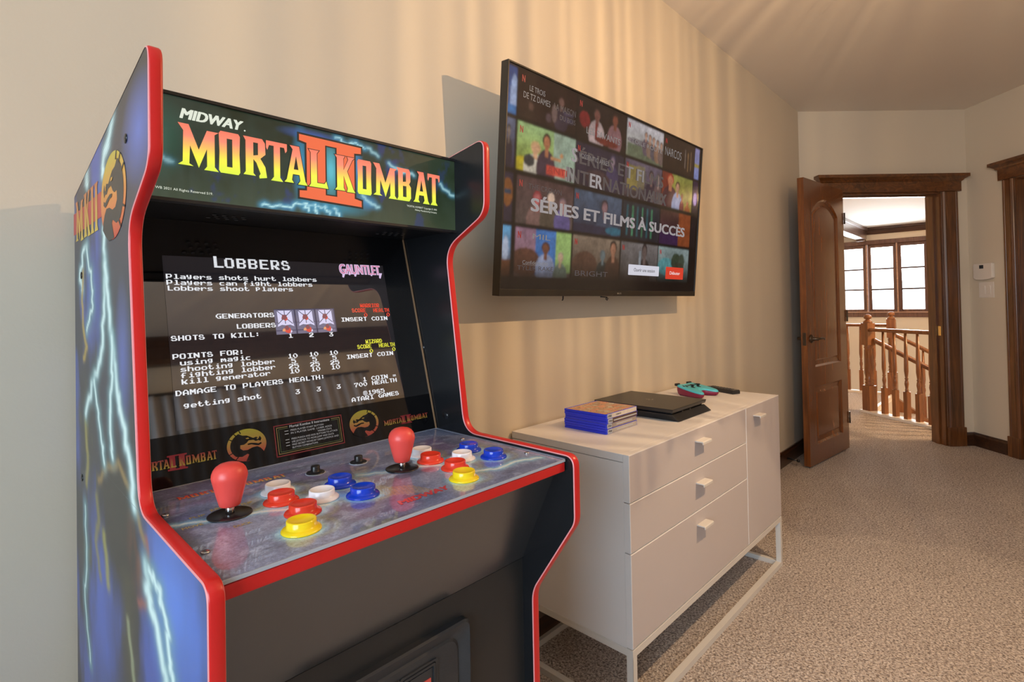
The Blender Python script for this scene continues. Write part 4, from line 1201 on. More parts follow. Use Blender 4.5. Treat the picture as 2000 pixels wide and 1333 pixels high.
for (x, y) in ((.158, .71), (.160, .572), (.605, .712), (.613, .566)):
    lab(MB().lathe([(.0042, 0), (.0042, .0012), (.003, .002), (0, .0022)], lambda a, b, h, x=x, y=y: (x+a, y+b, CZ+h), 12).build('screw', STEEL, cpo), 'steel screw')
BC = {'w': M_plain('button_white', S(246, 244, 248), .22, .01), 'r': M_plain('button_red', S(226, 62, 40), .22, .02), 'y': M_plain('button_yellow', S(246, 214, 28), .22, .01), 'b': M_plain('button_blue', S(18, 62, 200), .2, .02)}
BN = {'w': 'white', 'r': 'red', 'y': 'yellow', 'b': 'blue'}
for x, y, c in BT:
    b_ = MB().lathe([(.0205, 0), (.0205, .001), (.0195, .0024), (.0165, .0036), (.0152, .0042), (.0152, .0105), (.0148, .0115), (.0138, .0118), (.0125, .0112), (.006, .0096), (0, .0092)], lambda a, b, h, x=x, y=y: (x+a, y+b, CZ+.0002+h), 36)
    lab(b_.build('button', BC[c], cab), BN[c] + ' push button')
for x, y in ((.345, .728), (.412, .727)):
    b_ = MB().lathe([(.0125, 0), (.0125, .001), (.0115, .002), (.0068, .0025), (.0062, .003), (.0062, .0095), (.0055, .0105), (0, .0105)], lambda a, b, h, x=x, y=y: (x+a, y+b, CZ+.0002+h), 28)
    b_.lathe([(.0136, 0), (.0136, .0005), (.0124, .0006)], lambda a, b, h, x=x, y=y: (x+a, y+b, CZ+.0001+h), 28, 1)
    lab(b_.build('start_button', [BLACKP, ACR], cab), 'small black start button')
BALL = M_plain('joystick_red', S(232, 78, 70), .38, .02)
for x, y in ((.2095, .657), (.4385, .651)):
    js = MB().lathe([(.0046, 0), (.0046, .012)], lambda a, b, h, x=x, y=y: (x+a, y+b, CZ+h), 16)
    jo = lab(js.build('joystick', CHROME, cab), 'joystick with red bat handle on a chrome shaft')
    MB().lathe([(.0235, .0), (.0235, .0008), (.0225, .0014), (.0045, .0014)], lambda a, b, h, x=x, y=y: (x+a, y+b, CZ+.0002+h), 40).build('dust_washer', BLACKP, jo)
    prof = [(.0086, .0105), (.0102, .0108), (.0112, .012), (.0138, .022), (.0168, .034), (.0186, .0415), (.0190, .0440), (.0186, .0475), (.0170, .0520), (.0145, .0553), (.0108, .0578), (.006, .0592), (0, .0597)]
    MB().lathe(prof, lambda a, b, h, x=x, y=y: (x+a, y+b, CZ+h), 36).build('handle', BALL, jo)

# lower front and coin door
KY, KZ = .597, .768
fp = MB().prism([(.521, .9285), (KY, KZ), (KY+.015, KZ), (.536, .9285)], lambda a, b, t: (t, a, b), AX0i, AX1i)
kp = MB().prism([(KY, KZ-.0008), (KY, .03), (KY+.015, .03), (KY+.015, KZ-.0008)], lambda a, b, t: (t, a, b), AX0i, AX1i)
lab(kp.build('lower_panel', M_plain('shaded_vinyl', (.020, .0195, .019), .46, .05, 40, .03, 500), cab), 'lower front around the coin door, shade put into its colour')  # darker copy of the front vinyl, shade near the floor put into its colour
lab(fp.build('front_panel', M_plain('lit_vinyl', (.032, .035, .038), .24, .05, 40, .02, 500, ior=2.25), cab), 'slanted black front below the control deck')  # lighter vinyl colour helps carry the floor reflection on the slant
cdx0, cdx1, cdz0, cdz1 = .275, .508, .41, .731
rr = lambda x0, x1, z0, z1, r: rounded([(x0, z0, r), (x1, z0, r), (x1, z1, r), (x0, z1, r)])
L0, L1, L2, L3 = rr(cdx0, cdx1, cdz0, cdz1, .014), rr(cdx0+.003, cdx1-.003, cdz0+.003, cdz1-.003, .014), rr(cdx0+.022, cdx1-.018, cdz0+.022, cdz1-.020, .022), rr(cdx0+.025, cdx1-.021, cdz0+.025, cdz1-.023, .022)
cd_ = MB()
k = len(L0)
rings = [(L0, KY), (L0, KY-.010), (L1, KY-.012), (L2, KY-.0035), (L3, KY-.0055)]
for (A_, a), (B_, b) in zip(rings[:-1], rings[1:]):
    cd_.add([(p, a, q_) for p, q_ in A_] + [(p, b, q_) for p, q_ in B_], [(i, (i+1) % k, k+(i+1) % k, k+i) for i in range(k)])
cd_.flat(L3, lambda a, b: (a, KY-.0055, b))
cdo = lab(cd_.build('coin_door', DGREY, cab), 'moulded charcoal coin door')
sal = M_plain('coin_sticker', S(206, 82, 74), .4, .04)
for cx in (.4195, .3595):
    f_ = MB()
    for (a, b, y0) in ((.030, .048, .0075), (.026, .044, .0085)):
        f_.prism([rr(cx-a, cx+a, .640-b, .650+b, .003), rr(cx-a+.003, cx+a-.003, .640-b+.003, .650+b-.003, .003)], lambda p, q_, t: (p, t, q_), KY-y0, KY-.005)
    f_.box(cx-.023, cx+.023, KY-.0065, KY-.005, .606, .688)
    fo = f_.build('coin_slot', DGREY, cdo)
    lab(MB().box(cx-.006, cx+.0185, KY-.0075, KY-.006, .612, .676).build('price_sticker', sal, fo), 'salmon red sticker')
    MB().box(cx-.017, cx-.012, KY-.0072, KY-.006, .62, .672).build('slot', BLACKM, fo)

# ------------------------------------------------------------------ television on a tilting wall bracket
TX0, TX1 = 1.113, 2.433
tb0, tb1 = Vector((0, 1.13, 1.209)), Vector((0, 1.071, 1.908))
tv_ = (tb1-tb0); TH = tv_.length; tv_.normalize(); tn = Vector((0, -tv_.z, tv_.y))
def ftv(a, b, l=0.0): return Vector((TX0+a, 0, 0)) + tb0 + tv_*b + tn*l
TWD = TX1-TX0
tvr = thing('television', (1.77, 1.17, 1.2), 'wide black flat screen television tilted down from the wall above the white dresser', 'television')
TVB = M_plain('tv_bezel', (.022, .018, .014), .35, .1, 20)
bz = MB()
bz.prism([[(0, 0), (TWD, 0), (TWD, TH), (0, TH)], [(.006, .022), (TWD-.006, .022), (TWD-.006, TH-.006), (.006, TH-.006)]], lambda a, b, t: ftv(a, b, t), -.030, 0)
text(bz, 'LG', lambda a, b: ftv(a, b, .0004), .655, .672, .0075, .0135, 1, .02)
bz.lathe([(0, 0), (.0042, .0002)], lambda x, y, h: ftv(.648+x, .0105+y, .0002+h), 14, 1)
bz.build('bezel', [TVB, M_plain('tv_logo', S(150, 146, 138), .4)], tvr, bevel=.0015)
bk = MB().obox(ftv(.004, .004, -.030), (TWD-.008, 0, 0), tv_*(TH-.008), tn*.022)
bk.obox(ftv(.25, .03, -.052), (TWD-.5, 0, 0), tv_*.36, tn*.024)
bk.build('rear_shell', BLACKM, tvr, bevel=.004)
br = MB().box(1.50, 2.05, 1.235, 1.2545, 1.42, 1.70)
for x in (1.58, 1.93):
    br.obox(ftv(x-TX0, .12, -.062), (.03, 0, 0), tv_*.42, tn*.012)
    br.tube([ftv(x-TX0+.015, .38, -.055), (x+.015, 1.24, 1.55)], .012, 8)
br.build('wall_bracket', BLACKM, tvr)
hk = MB().tube([ftv(.334, .004, -.02), ftv(.334, -.012, -.02), ftv(.330, -.016, -.02)], .0025, 6)
hk.build('cable_end', BLACKP, tvr)
hk = MB().tube([ftv(.575, -.004, -.03), ftv(.60, -.005, -.02), ftv(.612, -.010, -.02), ftv(.606, -.017, -.02), ftv(.598, -.012, -.02), ftv(.604, -.004, -.02)], .0022, 6)
hk.build('cable_end', BLACKP, tvr)

# picture: a grid of dimmed posters (plain stand-ins), text and two buttons
ku, kv = TWD/1.288, TH/.6809
pu = np.linspace(.003, 1.285, 400); pv = np.linspace(.020, .676, 205)
UU, VV = np.meshgrid(pu, pv)
T = np.zeros(UU.shape+(3,)) + np.array(S(24, 16, 14))
nz, nz2 = fbm(UU*14, VV*14, 61), fbm(UU*60, VV*50, 62)
def poster(a0, a1, b0, b1, c0, c1, shapes=(), tex=.5, horiz=False):
    global T
    inside = (UU >= a0) & (UU <= a1) & (VV >= b0) & (VV <= b1)
    s = np.clip((UU-a0)/(a1-a0), 0, 1); t = np.clip((VV-b0)/(b1-b0), 0, 1)
    base = np.array(S(*c0))*(1-(s if horiz else t))[..., None] + np.array(S(*c1))*(s if horiz else t)[..., None]
    base = base*(1+tex*(nz-.5)[..., None]*1.6+tex*(nz2-.5)[..., None]*.8)
    asp = (a1-a0)/(b1-b0)
    for kind, cx, cy, rx, ry, col in shapes:
        if kind == 'e': m = np.hypot((s-cx)/rx, (t-cy)/ry) < 1
        elif kind == 'b': m = (np.abs(s-cx) < rx) & (np.abs(t-cy) < ry)
        else: m = (np.abs(s-cx) < rx*(1-(t-cy)/ry)) & (t > cy) & (t < cy+ry)
        cc = np.array(S(*col))*(1+.5*(nz2-.5)[..., None])
        base = np.where(m[..., None], cc, base)
    T = np.where(inside[..., None], np.clip(base, 0, 1), T)
def person(cx, top, h, skin, hair, cloth, w=.1, face=True):
    """generic bust: shoulders, neck, head, hair"""
    return [('e', cx, top-h*.95, w*1.9, h*.55, cloth), ('b', cx, top-h*.42, w*.35, h*.18, skin), ('e', cx, top-h*.17, w*.82, h*.21, hair), ('e', cx, top-h*.22, w*.62, h*.18, skin)]
N_ = lambda col: []
poster(.000, .044, .532, .668, (60, 96, 150), (46, 72, 128), [('e', .75, .35, .35, .5, (150, 168, 204)), ('b', .5, .1, .5, .1, (50, 110, 170))])
poster(.053, .330, .532, .668, (42, 26, 22), (40, 22, 20), [('e', .2, .3, .04, .09, (88, 60, 52)), ('e', .5, .2, .05, .1, (84, 64, 70))] + person(.72, .78, .55, (120, 86, 78), (60, 34, 34), (58, 44, 58), .07) + [('e', .60, .35, .05, .2, (110, 88, 84)), ('b', .83, .3, .12, .05, (66, 56, 74)), ('b', .85, .45, .1, .03, (74, 64, 84))] + N_((86, 24, 22)))
poster(.338, .635, .532, .668, (34, 20, 18), (38, 26, 26), person(.38, .86, .7, (120, 74, 66), (70, 50, 46), (176, 154, 152), .085) + person(.76, .92, .7, (116, 62, 48), (60, 36, 32), (130, 92, 96), .085) + [('e', .14, .5, .1, .2, (120, 30, 34)), ('b', .37, .3, .02, .2, (120, 36, 36)), ('e', .6, .12, .25, .1, (104, 40, 32))] + N_((92, 22, 22)))
poster(.643, .925, .532, .668, (112, 116, 92), (196, 190, 196), [('b', .5, .18, .46, .17, (96, 104, 82)), ('e', .3, .45, .28, .08, (100, 92, 98))] + sum([person(.50+.11*i, .82-.03*i, .45, (176, 136, 116), (92, 66, 56), ((96, 80, 92), (130, 104, 90), (84, 76, 84), (140, 104, 84), (108, 88, 84))[i], .05) for i in range(5)], []) + N_((120, 60, 66)))
poster(.930, 1.205, .532, .668, (44, 28, 20), (50, 34, 28), [('b', .70, .52, .012, .3, (120, 104, 96)), ('b', .80, .45, .012, .3, (120, 90, 60)), ('b', .90, .5, .012, .3, (122, 98, 74))] + N_((80, 26, 22)))
poster(1.217, 1.262, .532, .668, (120, 132, 186), (132, 128, 170), [('b', .5, .45, .5, .06, (156, 140, 70))])
poster(.000, .044, .378, .520, (50, 38, 58), (88, 96, 120), person(.4, .85, .6, (120, 104, 96), (30, 26, 26), (40, 32, 44), .2))
poster(.053, .335, .378, .520, (150, 160, 48), (150, 178, 120), [('b', .80, .5, .2, .5, (152, 170, 150)), ('e', .12, .1, .2, .2, (190, 170, 40))] + person(.30, .66, .62, (206, 158, 120), (198, 160, 110), (206, 196, 178), .10) + person(.48, .90, .80, (176, 112, 78), (52, 34, 28), (70, 50, 62), .085) + [('b', .65, .42, .09, .04, (196, 138, 92)), ('e', .75, .53, .03, .06, (196, 138, 92)), ('e', .20, .25, .09, .13, (60, 60, 60)), ('b', .66, .16, .17, .10, (196, 72, 58))] + N_((150, 44, 34)))
poster(.338, .635, .378, .520, (44, 34, 52), (44, 36, 52), person(.75, .92, .6, (130, 110, 120), (70, 60, 84), (64, 54, 84), .07) + [('e', .45, .25, .25, .2, (66, 46, 50))] + N_((120, 30, 34)))
poster(.643, .925, .378, .520, (62, 48, 50), (96, 84, 100), [('b', .20, .55, .14, .32, (134, 118, 66)), ('b', .42, .6, .1, .3, (120, 108, 84))] + person(.70, .86, .7, (120, 92, 86), (44, 36, 40), (56, 44, 56), .08) + person(.90, .84, .7, (150, 126, 120), (84, 72, 76), (90, 70, 72), .07) + N_((84, 34, 38)))
poster(.930, 1.205, .378, .520, (140, 124, 44), (142, 142, 70), [('b', .14, .5, .16, .5, (120, 50, 36))] + person(.26, .96, .8, (190, 120, 88), (150, 52, 34), (70, 30, 44), .13) + person(.50, .80, .75, (176, 130, 104), (56, 30, 28), (140, 150, 184), .09) + person(.66, .50, .5, (150, 84, 56), (70, 30, 24), (110, 44, 44), .04) + person(.86, .30, .3, (176, 100, 60), (90, 50, 30), (150, 80, 40), .05))
poster(1.217, 1.262, .378, .520, (40, 26, 40), (50, 32, 60), [('e', .5, .45, .4, .2, (130, 112, 190))])
poster(.000, .044, .222, .362, (44, 36, 48), (54, 44, 62), [('e', .5, .6, .5, .3, (130, 78, 40)), ('b', .5, .62, .3, .05, (40, 60, 80))])
poster(.060, .337, .222, .362, (84, 70, 66), (86, 60, 60), person(.34, .72, .7, (176, 96, 96), (140, 52, 56), (120, 90, 84), .09) + person(.58, .80, .72, (206, 176, 156), (72, 60, 60), (84, 72, 60), .10) + person(.80, .68, .6, (170, 130, 124), (120, 96, 104), (96, 84, 132), .08) + N_((140, 40, 36)))
poster(.341, .635, .222, .362, (34, 34, 52), (70, 84, 104), person(.62, .86, .8, (130, 96, 100), (58, 44, 50), (60, 70, 90), .09) + [('b', .5, .1, .5, .1, (40, 38, 58)), ('e', .85, .12, .2, .1, (40, 96, 116))])
poster(.643, .925, .222, .362, (34, 32, 40), (36, 42, 52), [('b', .12+.13*i, .5, .022, .42, ((38, 84, 92), (60, 116, 84))[i % 2]) for i in range(6)])
poster(.930, 1.205, .222, .362, (58, 30, 44), (70, 44, 40), [('b', .80, .5, .2, .5, (132, 66, 34)), ('b', .3, .18, .3, .18, (54, 28, 66))])
poster(1.217, 1.262, .222, .362, (30, 22, 24), (34, 26, 30))
poster(.000, .044, .060, .208, (96, 60, 40), (90, 150, 190), [('e', .5, .55, .3, .25, (170, 180, 200)), ('b', .5, .15, .5, .18, (110, 66, 42))])
poster(.063, .337, .060, .208, (96, 76, 70), (150, 112, 132), [('b', .52, .55, .18, .5, (62, 112, 176)), ('e', .18, .30, .25, .30, (90, 56, 44)), ('b', .85, .6, .15, .5, (146, 176, 104))] + person(.52, .74, .6, (112, 68, 50), (70, 46, 40), (150, 160, 190), .09) + person(.80, .55, .55, (186, 158, 128), (160, 140, 120), (116, 130, 116), .07) + N_((170, 40, 40)))
poster(.345, .635, .060, .208, (56, 44, 36), (128, 110, 94), person(.62, .70, .6, (96, 106, 108), (80, 90, 94), (44, 48, 46), .07) + person(.85, .95, .85, (156, 108, 84), (40, 28, 24), (70, 48, 38), .095) + [('e', .25, .35, .25, .3, (84, 58, 46))] + N_((110, 40, 36)))
poster(.643, .925, .060, .208, (66, 60, 56), (112, 106, 106), person(.62, .98, .9, (100, 84, 80), (44, 34, 34), (52, 42, 40), .09) + [('b', .50, .5, .03, .3, (130, 136, 142))] + N_((140, 70, 66)))
poster(.930, 1.205, .060, .208, (40, 52, 50), (140, 156, 156), [('e', .25, .45, .25, .25, (84, 140, 144)), ('e', .58, .6, .16, .26, (54, 66, 50)), ('e', .76, .62, .10, .24, (66, 76, 62)), ('e', .66, .4, .2, .2, (58, 60, 46))] + N_((90, 60, 60)))
fade = np.clip((VV-.045)/.085, 0, 1)
T = T*fade[..., None] + np.array(S(22, 14, 13))*(1-fade)[..., None]
def blur(a, n):
    for _ in range(n):
        p = np.pad(a, ((1, 1), (1, 1), (0, 0)), 'edge')
        a = (p[1:-1, 1:-1]*2+p[:-2, 1:-1]+p[2:, 1:-1]+p[1:-1, :-2]+p[1:-1, 2:])/6
    return a
T = blur(T, 2)*(.50+.62*fbm(UU*42, VV*42, 71)+.38*fbm(UU*130, VV*130, 72, 2))[..., None]*.70
ts = MB()
grid_mesh(ts, lambda a, b: ftv(a*ku, b*kv, -.0035), pu, pv, T, 0)
ts.obox(ftv(.003, .016, -.0045), (TWD-.006, 0, 0), tv_*(TH-.020), -tn*.02, 1)
f3 = lambda a, b, l=0.0: ftv(a*ku, b*kv, -.0030+l)
G1 = M_emit('tv_text_grey', (.29, .27, .28), 1.0); G2 = M_emit('tv_text_dim', (.062, .054, .058), 1.0); G3 = M_emit('tv_text_pale', (.19, .18, .18), 1.0)
BW = M_emit('tv_button_white', (.58, .58, .66), 1.0); BR_ = M_emit('tv_button_red', (.60, .035, .015), 1.0); BK = M_emit('tv_button_text', (.03, .03, .035), 1.0); RD = M_emit('tv_red', (.26, .02, .02), 1.0); WT = M_emit('tv_white', (.8, .74, .74), 1.0)
text(ts, 'SÉRIES ET FILMS À SUCCÈS', f3, .125, 1.155, .2625, .3025, 2, .05)
text(ts, 'SÉRIES ET FILMS', lambda a, b: f3(a, b, -.0002), .315, .940, .4480, .4930, 3, .03)
text(ts, 'INTERNATIONAUX', lambda a, b: f3(a, b, -.0002), .290, .972, .3790, .4260, 3, .03)
for s_, a0, a1, b0, b1, mi in (('S', .316, .346, .448, .493, 2), ('T FI', .650, .782, .448, .493, 4), ('IN', .290, .335, .379, .426, 4), ('ER', .425, .500, .379, .426, 2), ('AUX', .838, .972, .379, .426, 3)):
    text(ts, s_, lambda a, b: f3(a, b, .0), a0, a1, b0, b1, mi, .03)
for (a0, b1) in ((.057, .664), (.342, .664), (.647, .664), (.934, .664), (.057, .516), (.342, .516), (.647, .516), (.064, .358), (.345, .358), (.067, .204), (.349, .204), (.647, .204), (.934, .204)):
    text(ts, 'N', lambda a, b: f3(a, b, .0002), a0+.006, a0+.020, b1-.028, b1-.008, 7, .03)
for s_, a0, a1, b0, b1, mi, bo in (('LE TROIS', .098, .170, .618, .634, 4, 0), ('DE TZ DAMES', .072, .196, .592, .610, 4, 0), ('LA MAISON', .215, .328, .592, .612, 3, .01), ('DU BOIS', .245, .328, .566, .582, 3, .01), ('LES SAVANTS', .391, .600, .556, .578, 4, 0), ('ETOILE ROUTE', .660, .915, .585, .600, 4, .0), ('NARCOS', .940, 1.085, .588, .622, 4, .0), ('VOSSENTIC APRES', .355, .535, .468, .484, 4, 0),
                                   ('THE CROWN', .110, .272, .328, .344, 3, 0), ('MIL', .140, .226, .178, .194, 4, 0), ('TYLER RAKE', .076, .246, .080, .0935, 3, .0), ('BRIGHT', .363, .562, .070, .088, 3, .01), ('Confidentialité', .098, .218, .0985, .1095, 4, 0), ('ANTI', .195, .295, .392, .412, 7, .01)):
    text(ts, s_, lambda a, b: f3(a, b, .0002), a0, a1, b0, b1, mi, bo)
ts.add([f3(.098, .0958), f3(.218, .0958), f3(.218, .0966), f3(.098, .0966)], [(0, 1, 2, 3)], 4)
for (a0, a1, b0, b1, mi, s_, m2_, ia, ib) in ((.7015, .941, .0825, .1235, 5, 'Ouvrir une session', 8, .742, .906), (1.000, 1.162, .0735, .1255, 6, 'Débuter', 9, 1.036, 1.130)):
    ts.flat(rounded([(a0, b0, .004), (a1, b0, .004), (a1, b1, .004), (a0, b1, .004)]), lambda a, b: f3(a, b, .0004), mi)
    text(ts, s_, lambda a, b: f3(a, b, .0008), ia, ib, (b0+b1)/2-.006, (b0+b1)/2+.0075, m2_, .005)
TVP = M_vcol('tv_picture', .18, 1.0, 0, 0, .03, .5)
ts.build('screen', [TVP, BLACKM, G1, G2, G3, BW, BR_, RD, BK, WT], tvr, fix=False, use_col=True)

# ------------------------------------------------------------------ white dresser on a sled frame
X0, X1, YF, YBK, DZ0_, DZ1_ = 1.277, 2.528, .7945, 1.246, .218, .757
dr = thing('dresser', (1.9, 1.02, 0), 'white dresser with three drawers and a side door on a thin metal sled base', 'dresser')
bd = MB().box(X0+.001, X1-.001, YF+.0205, YBK, DZ0_, DZ1_-.024)
bd.build('carcass', WHITEL, dr, bevel=.001)
MB().box(X0, X1, YF+.0205, YBK, DZ1_-.022, DZ1_).build('top_panel', WHITEL, dr, bevel=.001)
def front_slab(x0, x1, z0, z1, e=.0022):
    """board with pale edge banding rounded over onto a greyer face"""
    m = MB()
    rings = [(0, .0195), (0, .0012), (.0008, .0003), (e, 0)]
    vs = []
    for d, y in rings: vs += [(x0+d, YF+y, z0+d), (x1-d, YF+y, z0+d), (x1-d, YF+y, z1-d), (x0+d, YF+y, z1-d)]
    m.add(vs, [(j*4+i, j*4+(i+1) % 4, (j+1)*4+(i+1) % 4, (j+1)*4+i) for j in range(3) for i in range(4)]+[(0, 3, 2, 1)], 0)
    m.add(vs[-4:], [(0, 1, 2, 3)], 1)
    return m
def pull(parent, cx, z):
    p = MB().prism([(YF, z+.002), (YF-.0265, z+.002), (YF-.029, z), (YF-.029, z-.008), (YF-.0265, z-.008), (YF-.0255, z-.002), (YF, z-.002)], lambda a, b, t: (t, a, b), cx-.034, cx+.034)
    return lab(p.build('handle', WHITEM, parent, bevel=.0008), 'white metal tab pull')
for (z0, z1, hz) in ((.625, DZ1_, .716), (.485, .622, .577), (.222, .482, .438)):
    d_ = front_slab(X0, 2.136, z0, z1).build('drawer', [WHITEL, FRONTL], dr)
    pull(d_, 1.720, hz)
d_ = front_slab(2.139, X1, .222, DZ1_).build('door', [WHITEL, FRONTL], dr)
pull(d_, 2.249, .716)
fr = MB(); w = .021
for z in (.198, 0.0):
    fr.box(X0, X1, YF, YF+w, z, z+.020); fr.box(X0, X1, YBK-w, YBK, z, z+.020)
    fr.box(X0, X0+w, YF+w, YBK-w, z, z+.020); fr.box(X1-w, X1, YF+w, YBK-w, z, z+.020)
for x in (X0, X1-w):
    for y in (YF, YBK-w): fr.box(x, x+w, y, y+w, .020, .198)
fr.build('sled_frame', WHITEM, dr, bevel=.001)

# ------------------------------------------------------------------ things on the dresser
BLUE = M_plain('case_blue', S(34, 60, 240), .25, .04)
def M_cover(name, cols, seed):
    m, nt, b = new_mat(name)
    n = noise(nt, 22, 3, .6, objco(nt, (1, 1.6, 1), (0, 0, seed)))
    nt.links.new(ramp(nt, n.outputs['Fac'], [(.34, cols[0]), (.46, cols[1]), (.54, cols[2]), (.66, cols[3])]), b.inputs['Base Color'])
    setp(b, rough=.2, coat=.5)
    return m
spn = [(S(222, 216, 208), 'topmost game case of the stack, blue with an orange cover and white spine', (S(214, 120, 62), S(206, 134, 84), S(176, 120, 66), S(186, 186, 160))),
       (S(96, 72, 56), 'second game case from the top of the stack, blue with a dark brown striped spine', (S(120, 90, 70),)*4),
       (S(168, 158, 150), 'third game case from the top of the stack, blue with a grey spine', (S(160, 160, 160),)*4),
       (S(186, 182, 176), 'bottom game case of the stack, blue with a pale grey spine', (S(180, 180, 180),)*4)]
CT = .0163
PSW = M_plain('spine_banner', S(196, 204, 214), .3, .03)
for i, (scol, lb, cv) in enumerate(spn):
    z = DZ1_ + CT*(3-i) + .0002
    ox, oy = ((.0, .0), (.0035, .0), (.001, .002), (.0, .0))[i]
    g = thing('game_case', (1.52+ox, 1.06+oy, z), lb, 'game case', 'game cases stacked on the dresser')
    a0, a1, b0, b1 = 1.434+ox, 1.623+ox, .973+oy, 1.144+oy
    MB().box(a0, a1, b0+.0012, b1, z, z+CT*.46).box(a0+.002, a1-.001, b0+.002, b1-.001, z+CT*.46, z+CT*.54).box(a0, a1, b0+.0012, b1, z+CT*.54, z+CT-.0002).build('case', BLUE, g, bevel=.0012)
    sp_ = MB().box(a0+.034, a1-.004, b0, b0+.002, z+.001, z+CT-.001, 0)
    sp_.box(a0+.008, a0+.0335, b0, b0+.002, z+.001, z+CT-.001, 1)
    text(sp_, 'PS4', lambda a, b: (a, b0-.0003, b), a0+.011, a0+.030, z+.005, z+.0115, 2, .02, .2)
    if i == 0: text(sp_, 'CREW', lambda a, b: (a, b0-.0003, b), a0+.058, a0+.088, z+.006, z+.0105, 2, .01)
    elif i > 1: sp_.box(a0+.06, a1-.03, b0-.0002, b0+.001, z+.0065, z+.0095, 1)
    else: sp_.box(a0+.04, a1-.006, b0-.0002, b0+.001, z+.0055, z+.0095, 1)
    sp_.build('spine_insert', [M_plain('spine', scol, .3, .08, 40), PSW, BLACKM], g)
    MB().box(a0+.002, a1-.003, b0+.004, b1-.008, z+CT-.0003, z+CT+.0001).build('cover_insert', M_cover('cover', cv, i), g)

con = thing('game_console', (1.87, 1.05, DZ1_), 'slim black game console lying flat between the game cases and the gamepad', 'game console')
def slab(mb, a, b, z0, z1, mi=0):
    """a: (x0,x1,y0,y1) at z0, b at z1"""
    vs = [(a[0], a[2], z0), (a[1], a[2], z0), (a[1], a[3], z0), (a[0], a[3], z0), (b[0], b[2], z1), (b[1], b[2], z1), (b[1], b[3], z1), (b[0], b[3], z1)]
    return mb.add(vs, [(3, 2, 1, 0), (4, 5, 6, 7), (0, 1, 5, 4), (1, 2, 6, 5), (2, 3, 7, 6), (3, 0, 4, 7)], mi)
CONB = M_plain('console_black', (.014, .014, .015), .34, .05, 60, .06, 700)
b_ = slab(MB(), (1.748, 2.018, .880, 1.214), (1.734, 1.998, .900, 1.222), DZ1_+.001, DZ1_+.0255)
slab(b_, (1.745, 1.99, .906, 1.21), (1.745, 1.99, .906, 1.21), DZ1_+.025, DZ1_+.032)
b_.build('base', CONB, con, bevel=.002)
b_ = slab(MB(), (1.731, 1.999, .896, 1.224), (1.727, 2.003, .893, 1.228), DZ1_+.0315, DZ1_+.0445)
lo = b_.build('lid', CONB, con, bevel=.002)
mk = MB()
fl_ = lambda a, b: (1.865+a, 1.06+b, DZ1_+.0448)
mk.flat([(-.006, -.016), (-.001, -.018), (-.001, .018), (-.006, .016)], fl_)
mk.flat([(-.001, .018), (.009, .013), (.010, .004), (.004, .004), (.005, .010), (-.001, .013)], fl_)
mk.flat([(-.018, -.008), (-.007, -.003), (-.007, .001), (-.020, -.004)], fl_); mk.flat([(.001, -.012), (.020, -.004), (.019, .000), (.001, -.008)], fl_)
mk.build('logo', M_plain('console_logo', S(120, 112, 100), .3), lo)
for x in (1.80, 1.86):
    MB().box(x, x+.012, .8945, .8965, DZ1_+.0265, DZ1_+.0295).build('port', BLACKP, con)

# two tone gamepad: teal face, crimson shell
gpc = Vector((2.308, 1.085, DZ1_))
gp = thing('gamepad', gpc, 'teal and crimson gamepad lying face up between the console and the remote control', 'gamepad')
ga = math.radians(-10)
def gw(x, y, z):
    x, y = x*.80, y*1.32
    return (gpc.x+x*math.cos(ga)-y*math.sin(ga), gpc.y+x*math.sin(ga)+y*math.cos(ga), gpc.z+z)
half = [(0, .040), (.03, .042), (.055, .044), (.070, .040), (.082, .022), (.090, -.008), (.092, -.040), (.084, -.062), (.064, -.066), (.044, -.056), (.032, -.040), (.022, -.030), (.0, -.030)]
outl = half + [(-x, y) for x, y in half[-2:0:-1]]
def smooth2(pts, n=2):
    for _ in range(n):
        q = []
        for i in range(len(pts)):
            a, b = pts[i], pts[(i+1) % len(pts)]
            q += [(a[0]*.75+b[0]*.25, a[1]*.75+b[1]*.25), (a[0]*.25+b[0]*.75, a[1]*.25+b[1]*.75)]
        pts = q
    return pts
outl = smooth2(outl)
ccw = sum(outl[i-1][0]*outl[i][1]-outl[i][0]*outl[i-1][1] for i in range(len(outl))) > 0
ins = lambda d: inset(outl, d if ccw else -d)
tilt = lambda y: .014 + .20*(y+.06)            # sits higher at the shoulder end
def lay(mb, rows, mi=0, cap_last=True):
    k = len(outl)
    rr_ = [[gw(x, y, z0+tz*tilt(y)) for x, y in ins(d)] for d, z0, tz in rows]
    vs = [p for r in rr_ for p in r]
    mb.add(vs, [(j*k+i, j*k+(i+1) % k, (j+1)*k+(i+1) % k, (j+1)*k+i) for j in range(len(rows)-1) for i in range(k)], mi, True)
    for j in (0, len(rows)-1):
        d, z0, tz = rows[j]
        mb.flat(ins(d), lambda a, b: gw(a, b, z0+tz*tilt(b)), mi)
CRIM = M_plain('crimson_plastic', S(132, 28, 66), .35, .03); TEAL = M_plain('teal_plastic', S(84, 196, 214), .42, .03)
m = MB(); lay(m, [(.009, .0005, 0), (.003, .004, .1), (.0, .006, .45), (.0, .004, .95), (.001, .004, 1.0)])
lab(m.build('lower_shell', CRIM, gp), 'crimson lower shell')
m = MB(); lay(m, [(.0004, .0042, 1.0), (.0005, .007, 1.02), (.003, .0105, 1.03), (.007, .0125, 1.03)])
lab(m.build('face_plate', TEAL, gp), 'teal face plate')
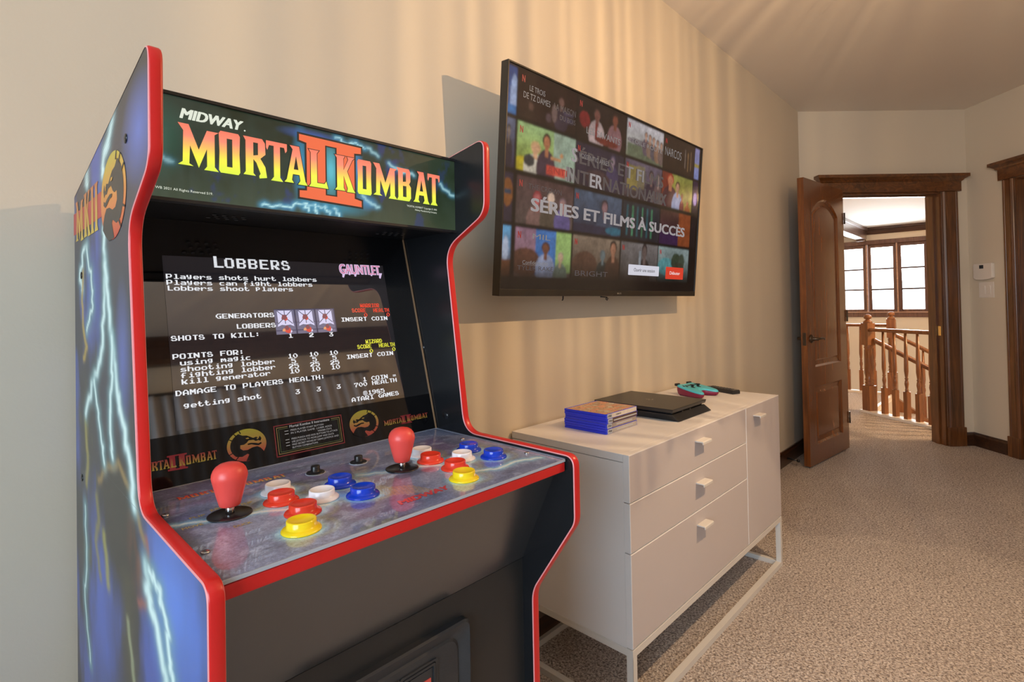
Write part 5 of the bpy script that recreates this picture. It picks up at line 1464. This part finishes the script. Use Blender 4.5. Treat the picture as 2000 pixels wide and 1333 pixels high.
for sx in (-1, 1):
    m = MB().lathe([(.011, .0), (.011, .001), (.0055, .0015), (.005, .009), (.0085, .010), (.009, .0125), (.0075, .0135), (0, .0125)], lambda a, b, h, sx=sx: gw(sx*.026+a, -.004+b, .0125+1.03*tilt(-.004)+h-.001), 18)
    m.build('thumb_stick', BLACKP, gp)
    m = MB().obox(gw(sx*.054-.016, .039, .012+tilt(.04)*.8), Vector(gw(.032, 0, 0))-Vector(gw(0, 0, 0)), Vector(gw(0, .011, 0))-Vector(gw(0, 0, 0)), (0, 0, .012))
    m.build('shoulder_button', BLACKP, gp, bevel=.003)
    for k in range(4):
        a = k*math.pi/2
        m = MB().lathe([(.004, 0), (.004, .002), (.003, .003), (0, .003)], lambda p, q_, h, sx=sx, a=a: gw(sx*.054+.0095*math.cos(a)+p, .014+.0095*math.sin(a)+q_, .0122+1.03*tilt(.014)+h), 12)
        m.build('face_button', BLACKP, gp)
m = MB().obox(gw(-.024, .012, .0118+tilt(.012)), Vector(gw(.048, 0, 0))-Vector(gw(0, 0, 0)), Vector(gw(0, .022, .0015))-Vector(gw(0, 0, 0)), (0, 0, .003))
m.build('touch_pad', BLACKP, gp, bevel=.001)

rc = thing('remote_control', (2.44, 1.03, DZ1_), 'black television remote control lying beside the gamepad at the back of the dresser', 'remote control')
ra = Vector((2.475, 1.10, DZ1_+.0005)); rb = Vector((2.418, .955, DZ1_+.0005)); rdv = (rb-ra); rl = rdv.length; rdv.normalize(); rs = Vector((-rdv.y, rdv.x, 0))
if rs.x > 0: rs = -rs
rb_ = MB().prism([(0, 0), (.003, .0), (.006, .0), (.046, 0), (.046, .012), (.042, .018), (.006, .018), (0, .013)], lambda a, b, t: ra + rdv*t + rs*(a-.046) + Vector((0, 0, b)), 0, rl)
rb_.build('body', BLACKP, rc, bevel=.002)
for i in range(7):
    for j in range(3):
        p = ra + rdv*(.02+.018*i) + rs*(.012+.011*j-.046) + Vector((0, 0, .018))
        MB().lathe([(.0036, -.0005), (.0036, .0012), (0, .0014)], lambda a, b, h, p=p: (p.x+a, p.y+b, p.z+h), 8).build('key', DGREY, rc)

# grey curtains beside the window behind the camera
CURT = M_plain('curtain_cloth', (.50, .50, .52), .85, .06, 8, .1, 300)
rod = thing('curtain_rod', (.95, YB+.08, 2.27), 'black curtain rod over the window behind the camera, out of view', 'curtain rod')
MB().tube([(-.45, YB+.08, 2.27), (2.35, YB+.08, 2.27)], .011, 12).build('rod', BLACKP, rod)
for x in (-.4, 2.3):
    MB().tube([(x, YB+.001, 2.27), (x, YB+.08, 2.27)], .007, 8).build('bracket', BLACKP, rod)
for (a, b, lb) in ((-.42, .95, 'left grey pleated curtain behind the camera, out of view'), (.93, 2.33, 'right grey pleated curtain behind the camera, out of view')):
    cu2 = MB(); n_ = 260
    P_ = []
    for z, am in ((.04, .030), (1.2, .030), (2.20, .026), (2.255, .018)):
        for i in range(n_+1):
            t = i/n_
            P_.append((a+(b-a)*t, YB+.083+am*math.sin(t*2*math.pi*17)+.008*math.sin(t*37), z))
    cu2.add(P_, [(j*(n_+1)+i, j*(n_+1)+i+1, (j+1)*(n_+1)+i+1, (j+1)*(n_+1)+i) for j in range(3) for i in range(n_)], 0, True)
    o = cu2.build('curtain', CURT); tag(o, lb, 'curtain')
    so2 = o.modifiers.new('thick', 'SOLIDIFY'); so2.thickness = .003
